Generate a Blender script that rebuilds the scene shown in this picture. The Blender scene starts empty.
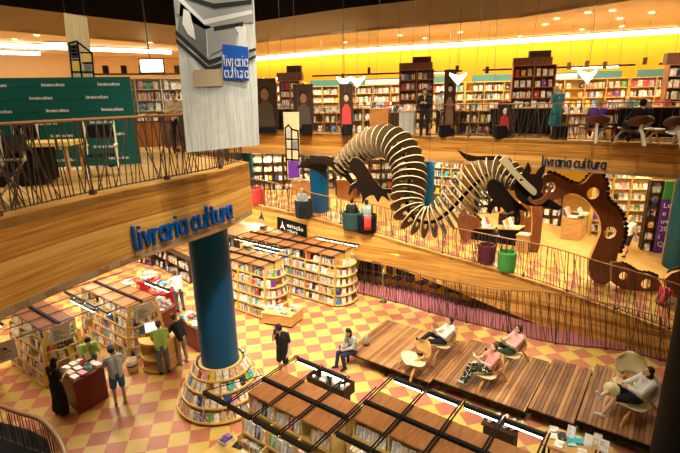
import bpy, bmesh, math, random
from mathutils import Vector, Matrix
V=Vector; PI=math.pi
rnd=random.Random(7)
C=bpy.context.scene.collection
# ---------------------------------------------------------------- survey of the place (camera pose, in metres)
F=460.;PIT=math.radians(15.45);ROLL=math.radians(1.2);H=8.0
def ray(px,py):
    a=(px-340)/F;b=(226.5-py)/F
    c,s=math.cos(ROLL),math.sin(ROLL); x=a*c+b*s;y=-a*s+b*c
    CC,S=math.cos(PIT),math.sin(PIT)
    return (x,CC+y*S,-S+y*CC)
def atz(px,py,z):
    d=ray(px,py);t=(z-H)/d[2];return V((d[0]*t,d[1]*t,z))
def atY(px,py,Y):
    d=ray(px,py);t=Y/d[1];return V((d[0]*t,Y,H+d[2]*t))
def online(px,py,P,Q):
    d=ray(px,py);nx,ny=-(Q[1]-P[1]),Q[0]-P[0]
    t=(P[0]*nx+P[1]*ny)/(d[0]*nx+d[1]*ny);return V((d[0]*t,d[1]*t,H+d[2]*t))
UP=6.6                         # upper floor level
CEIL=10.9
E_=V((.804,-.595,0)); N_=V((.595,.804,0))   # along / across the rows of bookcases
ANG=math.atan2(-.595,.804)
# sloping mezzanine floor
MO=V((0,18.7,0)); MU=V((.86,-.51,0)); MV=V((.51,.86,0))
def midz(X,Y):
    p=V((X,Y,0))-MO; u=p.dot(MU); v=p.dot(MV)
    u=min(u,12.5)
    return 2.84-(.163*u if u>0 else .05*u)+.09*max(v,-.5)
def atmid(px,py):
    z=2.5
    for _ in range(60):
        p=atz(px,py,z); z=z*.6+.4*midz(p.x,p.y)
    return V((p.x,p.y,midz(p.x,p.y)))
# ---------------------------------------------------------------- materials
MATS={}
def mat(name,col,rough=.6,metal=0,spec=.3,emit=None,es=0,nodes=None):
    if name in MATS: return MATS[name]
    m=bpy.data.materials.new(name); m.use_nodes=True
    nt=m.node_tree; b=nt.nodes['Principled BSDF']
    b.inputs['Base Color'].default_value=(*col,1); b.inputs['Roughness'].default_value=rough
    b.inputs['Metallic'].default_value=metal; b.inputs['Specular IOR Level'].default_value=spec
    if emit: b.inputs['Emission Color'].default_value=(*emit,1); b.inputs['Emission Strength'].default_value=es
    if nodes: nodes(nt,b)
    MATS[name]=m; return m
def ramp(nt,stops,interp='LINEAR'):
    r=nt.nodes.new('ShaderNodeValToRGB'); cr=r.color_ramp; cr.interpolation=interp
    while len(cr.elements)<len(stops): cr.elements.new(.5)
    for e,(p,c) in zip(cr.elements,stops): e.position=p; e.color=(*c,1)
    return r
def texco(nt,scale,rot=(0,0,0),loc=(0,0,0),kind='Object'):
    t=nt.nodes.new('ShaderNodeTexCoord'); mp=nt.nodes.new('ShaderNodeMapping')
    mp.inputs['Scale'].default_value=scale; mp.inputs['Rotation'].default_value=rot; mp.inputs['Location'].default_value=loc
    nt.links.new(t.outputs[kind],mp.inputs['Vector']); return mp
def grain(scale,stops,rough_b=0,rot=(0,0,0),detail=6,nscale=1.,bump=0):
    def f(nt,b):
        mp=texco(nt,scale,rot); n=nt.nodes.new('ShaderNodeTexNoise'); n.inputs['Scale'].default_value=nscale
        n.inputs['Detail'].default_value=detail; n.inputs['Roughness'].default_value=.6
        nt.links.new(mp.outputs[0],n.inputs['Vector']); r=ramp(nt,stops); nt.links.new(n.outputs['Fac'],r.inputs[0])
        nt.links.new(r.outputs[0],b.inputs['Base Color'])
        if bump:
            bp=nt.nodes.new('ShaderNodeBump'); bp.inputs['Strength'].default_value=bump; nt.links.new(n.outputs['Fac'],bp.inputs['Height']); nt.links.new(bp.outputs[0],b.inputs['Normal'])
    return f
def planks_z(stops,board=.16,seam=(.12,.05,.02),streak=18):
    # horizontal boards on an upright face, whatever way it curves: streaks across z plus thin seams
    def f(nt,b):
        mp=texco(nt,(.7,.7,streak)); n=nt.nodes.new('ShaderNodeTexNoise'); n.inputs['Detail'].default_value=5; n.inputs['Scale'].default_value=1.3
        nt.links.new(mp.outputs[0],n.inputs['Vector'])
        mp2=texco(nt,(.25,.25,1/board*1.)); w=nt.nodes.new('ShaderNodeTexWhiteNoise'); w.noise_dimensions='1D'
        sx=nt.nodes.new('ShaderNodeSeparateXYZ'); nt.links.new(mp2.outputs[0],sx.inputs[0])
        fl=nt.nodes.new('ShaderNodeMath'); fl.operation='FLOOR'; nt.links.new(sx.outputs['Z'],fl.inputs[0]); nt.links.new(fl.outputs[0],w.inputs['W'])
        mx=nt.nodes.new('ShaderNodeMath'); mx.operation='MULTIPLY_ADD'; mx.inputs[1].default_value=.35; nt.links.new(w.outputs['Value'],mx.inputs[0])
        m2=nt.nodes.new('ShaderNodeMath'); m2.operation='MULTIPLY'; m2.inputs[1].default_value=.75; nt.links.new(n.outputs['Fac'],m2.inputs[0]); nt.links.new(m2.outputs[0],mx.inputs[2])
        r=ramp(nt,stops); nt.links.new(mx.outputs[0],r.inputs[0])
        fr=nt.nodes.new('ShaderNodeMath'); fr.operation='FRACT'; nt.links.new(sx.outputs['Z'],fr.inputs[0])
        lt=nt.nodes.new('ShaderNodeMath'); lt.operation='LESS_THAN'; lt.inputs[1].default_value=.07; nt.links.new(fr.outputs[0],lt.inputs[0])
        mix=nt.nodes.new('ShaderNodeMix'); mix.data_type='RGBA'; mix.inputs[7].default_value=(*seam,1)
        k=nt.nodes.new('ShaderNodeMath'); k.operation='MULTIPLY'; k.inputs[1].default_value=.22; nt.links.new(lt.outputs[0],k.inputs[0])
        nt.links.new(k.outputs[0],mix.inputs[0]); nt.links.new(r.outputs[0],mix.inputs[6]); nt.links.new(mix.outputs[2],b.inputs['Base Color'])
    return f
def cover(c,c2,sc=3.2):
    def f(nt,b):
        mp=texco(nt,(1,1,1)); v=nt.nodes.new('ShaderNodeTexVoronoi'); v.inputs['Scale'].default_value=sc; nt.links.new(mp.outputs[0],v.inputs['Vector'])
        s=nt.nodes.new('ShaderNodeSeparateColor'); nt.links.new(v.outputs['Color'],s.inputs[0])
        r=ramp(nt,[(0,c),(.55,tuple(x*.8 for x in c)),(.8,tuple((x+y)/2 for x,y in zip(c,c2)))],'CONSTANT'); nt.links.new(s.outputs[0],r.inputs[0]); nt.links.new(r.outputs[0],b.inputs['Base Color'])
    return f
BOOKC={'white':(.86,.84,.78),'cream':(.84,.76,.58),'tan':(.55,.38,.22),'black':(.03,.03,.035),'red':(.55,.05,.04),'teal':(.04,.42,.42),'purple':(.2,.05,.4),
 'navy':(.03,.06,.25),'green':(.12,.38,.1),'orange':(.8,.3,.05),'grey':(.35,.35,.36),'pink':(.75,.35,.42),'yellow':(.85,.62,.08),'blue':(.05,.25,.6)}
BK=list(BOOKC)
BKW={'white':14,'cream':9,'tan':2,'black':3,'red':2,'teal':1,'purple':1,'navy':1.3,'green':1,'orange':1.3,'grey':3,'pink':1.5,'yellow':1.5,'blue':1}
c2s={'white':(.2,.2,.25),'cream':(.4,.15,.08),'tan':(.85,.8,.65),'black':(.7,.65,.5),'red':(.85,.8,.7),'teal':(.8,.85,.8),'purple':(.75,.6,.85),'navy':(.8,.8,.8),'green':(.85,.85,.6),
 'orange':(.9,.85,.7),'grey':(.8,.78,.7),'pink':(.85,.8,.8),'yellow':(.2,.1,.05),'blue':(.85,.85,.85)}
for k in BK: mat('cover_'+k,BOOKC[k],.45,nodes=cover(BOOKC[k],c2s[k])); mat('farcover_'+k,BOOKC[k],.5,nodes=cover(BOOKC[k],c2s[k],11))
PAGE=mat('pages',(.8,.75,.62),.8)
def M(n): return MATS[n]
OW=[(.28,(.34,.125,.018)),(.5,(.62,.29,.055)),(.72,(.82,.45,.11))]
mat('fascia_wood',(.6,.3,.1),.45,nodes=planks_z(OW))
mat('shelf_wood',(.62,.36,.13),.5,nodes=grain((1,1,6),[(.3,(.5,.26,.08)),(.7,(.72,.44,.17))],nscale=2))
mat('yellow_wood',(.75,.5,.14),.5)
mat('panel_wood',(.4,.17,.06),.4,nodes=grain((7,1,1),[(.25,(.25,.085,.025)),(.5,(.38,.15,.045)),(.75,(.48,.21,.07))],nscale=2.5,rot=(0,0,ANG)))
mat('panel_dark',(.16,.06,.03),.4,nodes=grain((7,1,1),[(.25,(.12,.04,.02)),(.75,(.2,.08,.04))],nscale=2.5,rot=(0,0,ANG)))
mat('walnut',(.2,.07,.03),.45,nodes=grain((9,9,.8),[(.25,(.13,.035,.012)),(.5,(.22,.07,.025)),(.8,(.32,.11,.04))],nscale=2.2))
mat('dark_brown',(.05,.025,.015),.6,spec=.15); mat('black',(.008,.008,.009),.6,spec=.12); mat('black_gloss',(.01,.01,.01),.35,spec=.2)
mat('deck_a',(.42,.22,.09),.45,nodes=grain((1,1,1),[(.3,(.22,.09,.035)),(.7,(.4,.19,.07))],nscale=1.5)); mat('deck_b',(.3,.15,.07),.5,nodes=grain((1,1,1),[(.3,(.13,.055,.025)),(.7,(.26,.12,.05))],nscale=1.7)); mat('deck_c',(.6,.35,.14),.45,nodes=grain((1,1,1),[(.3,(.34,.16,.06)),(.7,(.54,.29,.11))],nscale=1.3))
mat('handrail',(.33,.15,.06),.35); mat('baluster',(.09,.06,.045),.4,metal=.3); mat('metal',(.6,.58,.55),.25,metal=1); mat('steel_dark',(.12,.12,.12),.3,metal=.8)
mat('blue_column',(.0,.085,.22),.35); mat('teal_column',(.0,.05,.07),.35); mat('header_teal',(.07,.2,.18),.5); mat('blue_letter',(.0,.09,.38),.35)
mat('navy_letter',(.0,.03,.09),.4)
mat('cream',(.78,.7,.5),.6); mat('white',(.85,.83,.78),.6); mat('paper',(.9,.89,.82),.8); mat('beige_wall',(.72,.56,.32),.8); mat('orange_wall',(.74,.5,.24),.8)
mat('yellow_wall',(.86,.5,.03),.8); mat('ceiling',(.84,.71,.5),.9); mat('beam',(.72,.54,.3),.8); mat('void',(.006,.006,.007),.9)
mat('lamp',(1,.9,.7),emit=(1,.86,.6),es=9); mat('tube',(1,.95,.85),emit=(1,.93,.8),es=8); mat('strip',(1,.9,.6),emit=(1,.86,.5),es=7.5); mat('ceiling_tube',(1,.95,.85),emit=(1,.92,.8),es=11)
mat('red_kiosk',(.16,.02,.015),.4); mat('red',(.6,.05,.04),.6); mat('maroon',(.12,.015,.03),.7); mat('green_fabric',(.07,.32,.06),.8); mat('dark_fabric',(.015,.022,.025),.85); mat('teal_fabric',(.02,.06,.055),.85)
mat('pink_carpet',(.4,.14,.16),.9,nodes=grain((1,1,1),[(.3,(.34,.11,.12)),(.7,(.44,.17,.17))],nscale=30))
mat('upper_floor',(.6,.38,.18),.35,nodes=grain((1,1,1),[(.3,(.52,.28,.08)),(.7,(.7,.42,.14))],nscale=2))
mat('purple',(.13,.03,.3),.5); mat('shell_cream',(.74,.62,.34),.45); mat('chair_wood',(.55,.3,.1),.4); mat('shell_brown',(.13,.05,.02),.4); mat('shell_grey',(.4,.36,.26),.5)
mat('lampshade',(.9,.85,.7),.5,emit=(1,.92,.75),es=1.6)
def checker(nt,b):
    # loose diagonal tiling: salmon and ochre squares, with small tonal drift
    ph=math.radians(11.96); s=.489
    t=nt.nodes.new('ShaderNodeTexCoord'); mp=nt.nodes.new('ShaderNodeMapping'); mp.vector_type='TEXTURE'
    mp.inputs['Location'].default_value=(-6.962,10.210,0); mp.inputs['Rotation'].default_value=(0,0,ph); mp.inputs['Scale'].default_value=(s,s,s)
    nt.links.new(t.outputs['Object'],mp.inputs['Vector'])
    sp=nt.nodes.new('ShaderNodeSeparateXYZ'); nt.links.new(mp.outputs[0],sp.inputs[0])
    def fl(o):
        a=nt.nodes.new('ShaderNodeMath'); a.operation='FLOOR'; nt.links.new(sp.outputs[o],a.inputs[0]); return a
    fx,fy=fl('X'),fl('Y'); ad=nt.nodes.new('ShaderNodeMath'); ad.operation='ADD'; nt.links.new(fx.outputs[0],ad.inputs[0]); nt.links.new(fy.outputs[0],ad.inputs[1])
    md=nt.nodes.new('ShaderNodeMath'); md.operation='PINGPONG'; md.inputs[1].default_value=1; nt.links.new(ad.outputs[0],md.inputs[0])
    cb=nt.nodes.new('ShaderNodeCombineXYZ'); nt.links.new(fx.outputs[0],cb.inputs[0]); nt.links.new(fy.outputs[0],cb.inputs[1])
    wn=nt.nodes.new('ShaderNodeTexWhiteNoise'); wn.noise_dimensions='2D'; nt.links.new(cb.outputs[0],wn.inputs['Vector'])
    ns=nt.nodes.new('ShaderNodeTexNoise'); ns.inputs['Scale'].default_value=9; ns.inputs['Detail'].default_value=4; nt.links.new(mp.outputs[0],ns.inputs['Vector'])
    av=nt.nodes.new('ShaderNodeMath'); av.operation='MULTIPLY_ADD'; av.inputs[1].default_value=.4; nt.links.new(wn.outputs['Value'],av.inputs[0]); nt.links.new(ns.outputs['Fac'],av.inputs[2])
    r1=ramp(nt,[(.3,(.54,.37,.075)),(.9,(.66,.46,.12))]); r2=ramp(nt,[(.3,(.42,.135,.07)),(.9,(.53,.19,.105))])
    nt.links.new(av.outputs[0],r1.inputs[0]); nt.links.new(av.outputs[0],r2.inputs[0])
    mx=nt.nodes.new('ShaderNodeMix'); mx.data_type='RGBA'; nt.links.new(md.outputs[0],mx.inputs[0]); nt.links.new(r1.outputs[0],mx.inputs[6]); nt.links.new(r2.outputs[0],mx.inputs[7])
    nt.links.new(mx.outputs[2],b.inputs['Base Color'])
mat('tiles',(.6,.3,.1),.42,nodes=checker)
# ---------------------------------------------------------------- mesh builder
class MB:
    def __init__(s): s.v=[];s.f=[];s.m=[]
    def add(s,vs,fs,m=0):
        k=len(s.v); s.v+= [tuple(x) for x in vs]
        for f in fs: s.f.append([i+k for i in f]); s.m.append(m)
        return s
    def pbox(s,o,a,b,c,m=0,mtop=None):
        o,a,b,c=V(o),V(a),V(b),V(c)
        if a.cross(b).dot(c)<0: a,b=b,a
        vs=[o,o+a,o+a+b,o+b,o+c,o+a+c,o+a+b+c,o+b+c]
        s.add(vs,[(0,3,2,1),(4,5,6,7),(0,1,5,4),(1,2,6,5),(2,3,7,6),(3,0,4,7)],m)
        if mtop is not None: s.m[-5]=mtop
        return s
    def box(s,x0,y0,z0,x1,y1,z1,m=0,mtop=None):
        return s.pbox((x0,y0,z0),(x1-x0,0,0),(0,y1-y0,0),(0,0,z1-z0),m,mtop)
    def tube(s,p,q,r,r2=None,n=8,m=0,caps=True):
        p,q=V(p),V(q); r2=r if r2 is None else r2; d=(q-p)
        if d.length<1e-6: return s
        d.normalize(); a=d.orthogonal().normalized(); b=d.cross(a)
        vs=[]
        for c,rr in ((p,r),(q,r2)):
            for i in range(n):
                t=2*PI*i/n; vs.append(c+(a*math.cos(t)+b*math.sin(t))*rr)
        fs=[(i,(i+1)%n,n+(i+1)%n,n+i) for i in range(n)]
        if caps: fs+=[tuple(range(n-1,-1,-1)),tuple(range(n,2*n))]
        return s.add(vs,fs,m)
    def path(s,pts,r,n=8,m=0,flat=1.):
        pts=[V(p) for p in pts]; vs=[]
        for k,p in enumerate(pts):
            d=(pts[min(k+1,len(pts)-1)]-pts[max(k-1,0)]).normalized()
            a=d.cross(V((0,0,1)));
            if a.length<1e-3: a=V((1,0,0))
            a.normalize(); b=a.cross(d)
            for i in range(n):
                t=2*PI*i/n; vs.append(p+a*math.cos(t)*r+b*math.sin(t)*r*flat)
        L=len(pts)
        fs=[(k*n+i,k*n+(i+1)%n,(k+1)*n+(i+1)%n,(k+1)*n+i) for k in range(L-1) for i in range(n)]
        fs+=[tuple(range(n-1,-1,-1)),tuple(range((L-1)*n,L*n))]
        return s.add(vs,fs,m)
    def prism(s,pts,t,m=0,mside=None):
        pts=[V(p) for p in pts]; t=V(t); n=len(pts); q=[p+t for p in pts]
        s.add(pts+q,[tuple(range(n-1,-1,-1)),tuple(range(n,2*n))],m)
        k=len(s.v)-2*n
        for i in range(n): s.f.append([k+i,k+(i+1)%n,k+n+(i+1)%n,k+n+i]); s.m.append(m if mside is None else mside)
        return s
    def lathe(s,prof,c=(0,0,0),n=24,m=0,a0=0,a1=2*PI):
        c=V(c); full=abs(a1-a0-2*PI)<1e-6; N=n if full else n+1; vs=[]
        for r,z in prof:
            for i in range(N):
                t=a0+(a1-a0)*i/n; vs.append(c+V((r*math.cos(t),r*math.sin(t),z)))
        fs=[]
        for k in range(len(prof)-1):
            for i in range(n):
                j=(i+1)%N; fs.append((k*N+i,k*N+j,(k+1)*N+j,(k+1)*N+i))
        return s.add(vs,fs,m)
    def ell(s,c,r,n=12,k=8,m=0,R=None):
        c=V(c); vs=[]; 
        for j in range(k+1):
            ph=-PI/2+PI*j/k
            for i in range(n):
                t=2*PI*i/n; p=V((r[0]*math.cos(ph)*math.cos(t),r[1]*math.cos(ph)*math.sin(t),r[2]*math.sin(ph)))
                if R: p=R@p
                vs.append(c+p)
        fs=[(j*n+i,j*n+(i+1)%n,(j+1)*n+(i+1)%n,(j+1)*n+i) for j in range(k) for i in range(n)]
        return s.add(vs,fs,m)
    def shell(s,grid,th,m=0,mside=None):
        # grid: rows of points; th: thickness vector function or Vector
        R=len(grid);K=len(grid[0]); th=V(th)
        top=[V(p) for r in grid for p in r]; bot=[p-th for p in top]; n=len(top)
        fs=[]
        for i in range(R-1):
            for j in range(K-1):
                a,b,c,d=i*K+j,i*K+j+1,(i+1)*K+j+1,(i+1)*K+j
                fs.append((a,b,c,d)); fs.append((n+d,n+c,n+b,n+a))
        rim=[j for j in range(K)]+[i*K+K-1 for i in range(1,R)]+[(R-1)*K+j for j in range(K-2,-1,-1)]+[i*K for i in range(R-2,0,-1)]
        L=len(rim)
        sd=[(rim[(i+1)%L],rim[i],n+rim[i],n+rim[(i+1)%L]) for i in range(L)]
        s.add(top+bot,fs,m); k=len(s.v)-2*n
        for f in sd: s.f.append([x+k for x in f]); s.m.append(m if mside is None else mside)
        return s
    def build(s,name,mats,parent=None,origin=None,smooth=False,label=None):
        me=bpy.data.meshes.new(name)
        o3=V(origin) if origin is not None else V((0,0,0))
        me.from_pydata([tuple(V(p)-o3) for p in s.v],[],s.f)
        if isinstance(mats,(str,bpy.types.Material)): mats=[mats]
        for m in mats: me.materials.append(M(m) if isinstance(m,str) else m)
        me.polygons.foreach_set('material_index',s.m)
        if smooth: me.polygons.foreach_set('use_smooth',[True]*len(me.polygons))
        me.update()
        o=bpy.data.objects.new(name,me); C.objects.link(o)
        if parent is not None: o.parent=parent
        elif origin is not None: o.location=o3
        if label: o['label']=label
        return o
def tag(o,label,cat=None,group=None,kind=None):
    o['label']=label
    if cat: o['category']=cat
    if group: o['group']=group
    if kind: o['kind']=kind
    return o
def thing(name,label,cat,loc=(0,0,0),rz=0,group=None):
    o=bpy.data.objects.new(name,None); C.objects.link(o); o.location=loc; o.rotation_euler=(0,0,rz); o.empty_display_size=.2
    return tag(o,label,cat,group)
def struct(name,mb,mats,label=None,**k):
    o=mb.build(name,mats,**k); o['kind']='structure'
    if label: o['label']=label
    return o
def kids(o): return [c for c in KID.get(o.name,[])] if o.name in KID else list(o.children)
KID={}
def dup(o,loc=None,rz=None,label=None,group=None,parent=None):
    c=o.copy(); C.objects.link(c)
    if parent is not None: c.parent=parent
    for ch in list(o.children): dup(ch,parent=c)
    if loc is not None: c.location=loc
    if rz is not None: c.rotation_euler=(0,0,rz)
    if label: c['label']=label
    if group: c['group']=group
    return c
# ---------------------------------------------------------------- books
BOOKM={}
def book_mesh(col):
    if col in BOOKM: return BOOKM[col]
    b=MB(); t=.1
    b.box(-.5,-.5,0,.5,-.5+t,1,0); b.box(-.5,.5-t,0,.5,.5,1,0); b.box(-.5,-.5+t,0,-.42,.5-t,1,0); b.box(-.42,-.5+t,.03,.47,.5-t,.97,1)
    me=bpy.data.meshes.new('book'); me.from_pydata(b.v,[],b.f); me.materials.append(M('cover_'+col)); me.materials.append(PAGE)
    me.polygons.foreach_set('material_index',b.m); me.update(); BOOKM[col]=me; return me
STUFF=MB(); SMATS=['farcover_'+k for k in BK]+['pages']
NB=[0]; BOOKLOG=[]
def pickcol(r=None):
    r=r or rnd; t=r.random()*sum(BKW.values())
    for k,w in BKW.items():
        t-=w
        if t<=0: return k
    return 'white'
def book(P,ax,ay,az,w,t,h,where,pose='standing',group=None,indiv=True,col=None):
    """P base centre; ax width dir, ay thickness dir, az height dir (unit vectors)."""
    P,ax,ay,az=V(P),V(ax),V(ay),V(az); col=col or pickcol()
    if indiv and NB[0]<300:
        NB[0]+=1
        o=bpy.data.objects.new('book',book_mesh(col)); C.objects.link(o)
        m=Matrix.Identity(4)
        for i,a in enumerate((ax*w,ay*t,az*h)): 
            for j in range(3): m[j][i]=a[j]
        m.translation=P; o.matrix_world=m
        tag(o,'%s book %s %s'%(col,pose,where),'book',group or ('books '+where))
        return o
    i=BK.index(col)
    STUFF.pbox(P-ax*w/2-ay*t/2,ax*w,ay*t,az*h,i)
    if t<.12: STUFF.m[-5]=len(BK) if abs(az.z)>.5 and pose!='lying' else i
def ortho(ax):
    ax=V(ax).normalized(); up=V((0,0,1)); return ax,up.cross(ax).normalized(),up
def row_face(P0,ax,n,pitch,where,indiv=True,w=.17,h=.24,lean=.25,group=None,r=rnd,out=None,skip=.04,pose='propped face out'):
    """books standing with covers outward; ax along, outward = -(up x ax)"""
    ax,ay,up=ortho(ax)
    for i in range(n):
        if r.random()<skip: continue
        hh=h*r.uniform(.85,1.12); ww=min(w*r.uniform(.85,1.15),pitch*.95)
        a=V(ax); dr=(up*math.cos(lean)+ay*math.sin(lean)); th=a.cross(dr)*-1
        book(V(P0)+ax*pitch*(i+.5),a,-th,dr,ww,.025+.02*r.random(),hh,where,pose,group,indiv)
def row_spine(P0,ax,L,where,indiv=True,d=.16,h=.24,group=None,r=rnd,tmin=.025,tmax=.06,fill=.9,pose='standing spine out'):
    ax,ay,up=ortho(ax); x=0
    while x<L-tmin:
        t=r.uniform(tmin,tmax)
        if x+t>L: break
        if r.random()<fill:
            hh=h*r.uniform(.78,1.05)
            # width dir points inward (spine at -w side outward)
            book(V(P0)+ax*(x+t/2)+ay*(d/2),ay,-ax,up,d,t*.94,hh,where,pose,group,indiv)
        x+=t
def flatbook(P,rz,where,indiv=True,w=.18,h=.25,t=.03,group=None,col=None,pose='lying'):
    ax=V((math.cos(rz),math.sin(rz),0)); az=V((-math.sin(rz),math.cos(rz),0)); ay=V((0,0,1))
    # box: width ax, thickness up, height az ; base centre at one short edge
    book(V(P)-az*h/2+ay*t/2,ax,-ay,az,w,t,h,where,pose,group,indiv,col)
# ---------------------------------------------------------------- lettering
GLY={}
def glyph(ch,bold):
    """outline of one character, filled and given thickness 1, kept for reuse"""
    if (ch,bold) in GLY: return GLY[ch,bold]
    cu=bpy.data.curves.new('tmp_text','FONT'); cu.body=ch; cu.size=1; cu.offset=bold; cu.fill_mode='BOTH'; cu.resolution_u=3
    o=bpy.data.objects.new('tmp_text',cu); C.objects.link(o); bpy.context.view_layer.update()
    me=bpy.data.meshes.new_from_object(o.evaluated_get(bpy.context.evaluated_depsgraph_get()))
    bm=bmesh.new(); bm.from_mesh(me); bmesh.ops.remove_doubles(bm,verts=bm.verts,dist=1e-4)
    r=bmesh.ops.extrude_face_region(bm,geom=bm.faces[:])
    for v in r['geom']:
        if isinstance(v,bmesh.types.BMVert): v.co.z+=1
    bmesh.ops.recalc_face_normals(bm,faces=bm.faces); bm.verts.index_update()
    vs=[v.co.copy() for v in bm.verts]; fs=[[v.index for v in f.verts] for f in bm.faces]; bm.free()
    bpy.data.objects.remove(o); bpy.data.curves.remove(cu); bpy.data.meshes.remove(me)
    GLY[ch,bold]=(vs,fs,min(v.x for v in vs),max(v.x for v in vs)); return GLY[ch,bold]
def letters(text,size,frame,mats,parent,name='letter',depth=.03,bold=.0,spacing=1.,origin=None,merge=False):
    """frame(x)-> (point, xdir, updir, normal). one mesh per letter, extruded"""
    x=0; out=[]; big=MB()
    for ch in text:
        if ch==' ': x+=.3*size; continue
        vs,fs,x0,x1=glyph(ch,bold); P,xd,ud,nd=frame(x+(x1-x0)*size/2); cxm=(x0+x1)/2; mb=big if merge else MB()
        mb.add([P+xd*((v.x-cxm)*size)+ud*(v.y*size)+nd*(v.z*depth) for v in vs],fs)
        if not merge: out.append(mb.build(name,mats,parent,origin))
        x+=((x1-x0)+.09)*size*spacing
    return big if merge else (x,out)
def textwidth(text,size,bold=0,spacing=1.):
    x=0
    for ch in text:
        if ch==' ': x+=.3*size; continue
        g_=glyph(ch,bold); x+=(g_[3]-g_[2]+.09)*size*spacing
    return x

# rounded sans strokes for the shop lettering (x-height 1, ascender 1.45)
def arc(cx,cy,r,a0,a1,n=10,ry=None): return [(cx+r*math.cos(math.radians(a0+(a1-a0)*i/n)),cy+(ry or r)*math.sin(math.radians(a0+(a1-a0)*i/n))) for i in range(n+1)]
SG={'l':([[(0,1.5),(0,.22)]+arc(.2,.2,.2,180,260,4)],.3),'i':([[(0,.98),(0,0)],[(0,1.36),(0,1.4)]],.1),'v':([[(0,1),(.36,.02),(.72,1)]],.74),'r':([[(0,1),(0,0)],[(0,.6)]+arc(.38,.58,.38,180,85,7)],.44),
'a':([arc(.42,.5,.42,0,360,20,.5),[(.84,1),(.84,0)]],.86),'c':([arc(.42,.5,.42,50,310,14,.5)],.68),'u':([[(0,1),(0,.42)]+arc(.4,.42,.4,180,360,10)+[(.8,1)],[(.8,.9),(.8,0)]],.82),'t':([[(.12,1.36),(.12,.3)]+arc(.36,.28,.24,180,280,5),[(-.08,1),(.42,1)]],.44)}
def stroke_text(text,size,frame,mats,parent,origin,depth,w=.25,asp=1.,merge=False,slant=0.):
    """frame(x)->(point on baseline,xdir,updir,normal); size = x-height"""
    x=0; big=MB()
    for ch in text:
        if ch==' ': x+=.42*size*asp; continue
        pl,adv=SG[ch]; mb=big if merge else MB()
        P,xd,ud,nd=frame(x+adv*size*asp/2)
        to=lambda q: P+xd*((q[0]-adv/2)*size*asp)+ud*(q[1]*size)
        hw=w*size/2
        for line in pl:
            pts=[to(q) for q in line]
            for a,c in zip(pts,pts[1:]):
                d=(c-a).normalized(); s_=nd.cross(d).normalized()*hw; mb.pbox(a-s_,c-a,s_*2,nd*depth)
            for a in pts: mb.prism([a+(xd*math.cos(PI*j/5)+ud*math.sin(PI*j/5))*hw for j in range(10)],nd*depth*1.001)
        if not merge: mb.build('letter',mats,parent,origin)
        x+=(adv+.34)*size*asp
    if merge: big.build('printed_text',mats,parent,origin)
def stroke_width(text): return sum(.42 if ch==' ' else SG[ch][1]+.34 for ch in text)-.34
# ================================================================ the setting
b=MB(); b.box(-24,-2,-.15,18,34,0); struct('floor',b,'tiles','salmon and ochre checked tile floor')
def lerp_poly(pts,n):
    pts=[V(p) for p in pts]; L=[0]
    for a,c in zip(pts,pts[1:]): L.append(L[-1]+(c-a).length)
    out=[]
    for i in range(n):
        t=L[-1]*i/(n-1); k=0
        while k<len(pts)-2 and L[k+1]<t: k+=1
        out.append(pts[k].lerp(pts[k+1],(t-L[k])/max(L[k+1]-L[k],1e-9)))
    return out
def smooth_poly(pts,n):
    pts=[V(p) for p in pts]; out=[]
    P=[pts[0]*2-pts[1]]+pts+[pts[-1]*2-pts[-2]]
    m=len(pts)-1
    for i in range(n):
        t=i/(n-1)*m; k=min(int(t),m-1); u=t-k; p0,p1,p2,p3=P[k:k+4]
        out.append(.5*((2*p1)+(p2-p0)*u+(2*p0-5*p1+4*p2-p3)*u*u+(3*p1-p0-3*p2+p3)*u**3))
    return out
def band(name,edge,z0,z1,th,mats,label=None,inward=None,kind=True):
    """upright curved face of given thickness following edge (bottom z0, top z1: numbers or lists)"""
    b=MB(); n=len(edge); grid=[]
    zz0=z0 if isinstance(z0,list) else [z0]*n; zz1=z1 if isinstance(z1,list) else [z1]*n
    nr=[]
    for i in range(n):
        d=(V(edge[min(i+1,n-1)])-V(edge[max(i-1,0)])); d.z=0; d.normalize(); nr.append(V((-d.y,d.x,0))*th)
    vs=[]
    for i,e in enumerate(edge):
        e=V((e[0],e[1],0))
        vs+= [e+V((0,0,zz0[i])),e+V((0,0,zz1[i])),e+nr[i]+V((0,0,zz1[i])),e+nr[i]+V((0,0,zz0[i]))]
    fs=[]
    for i in range(n-1):
        for j in range(4): a=i*4+j;c=i*4+(j+1)%4; fs.append((a,c,c+4,a+4))
    fs+=[(0,3,2,1),((n-1)*4,(n-1)*4+1,(n-1)*4+2,(n-1)*4+3)]
    b.add(vs,fs); return struct(name,b,mats,label)
# upper floor, far side
UE=smooth_poly([(-7.4,22.9,0),(-3.07,21.15,0),(.08,19.55,0),(3.0,17.6,0),(5.46,15.8,0),(7.7,14.1,0),(9.4,12.75,0),(12.3,10.1,0),(15.5,7.6,0)],41)
b=MB(); b.prism([(p.x,p.y,UP-.12) for p in UE]+[(24,7.6,UP-.12),(24,34,UP-.12),(-7.4,37,UP-.12)],(0,0,.12)); struct('floor_upper_far',b,'upper_floor')
b=MB(); b.prism([(p.x,p.y,UP-.92) for p in UE]+[(24,7.6,UP-.92),(24,34,UP-.92),(-7.4,37,UP-.92)],(0,0,.1)); struct('ceiling_mezzanine',b,'ceiling')
band('trim_1',UE,5.66,UP+.02,.12,'fascia_wood','long orange timber fascia of the far upper floor')
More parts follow.
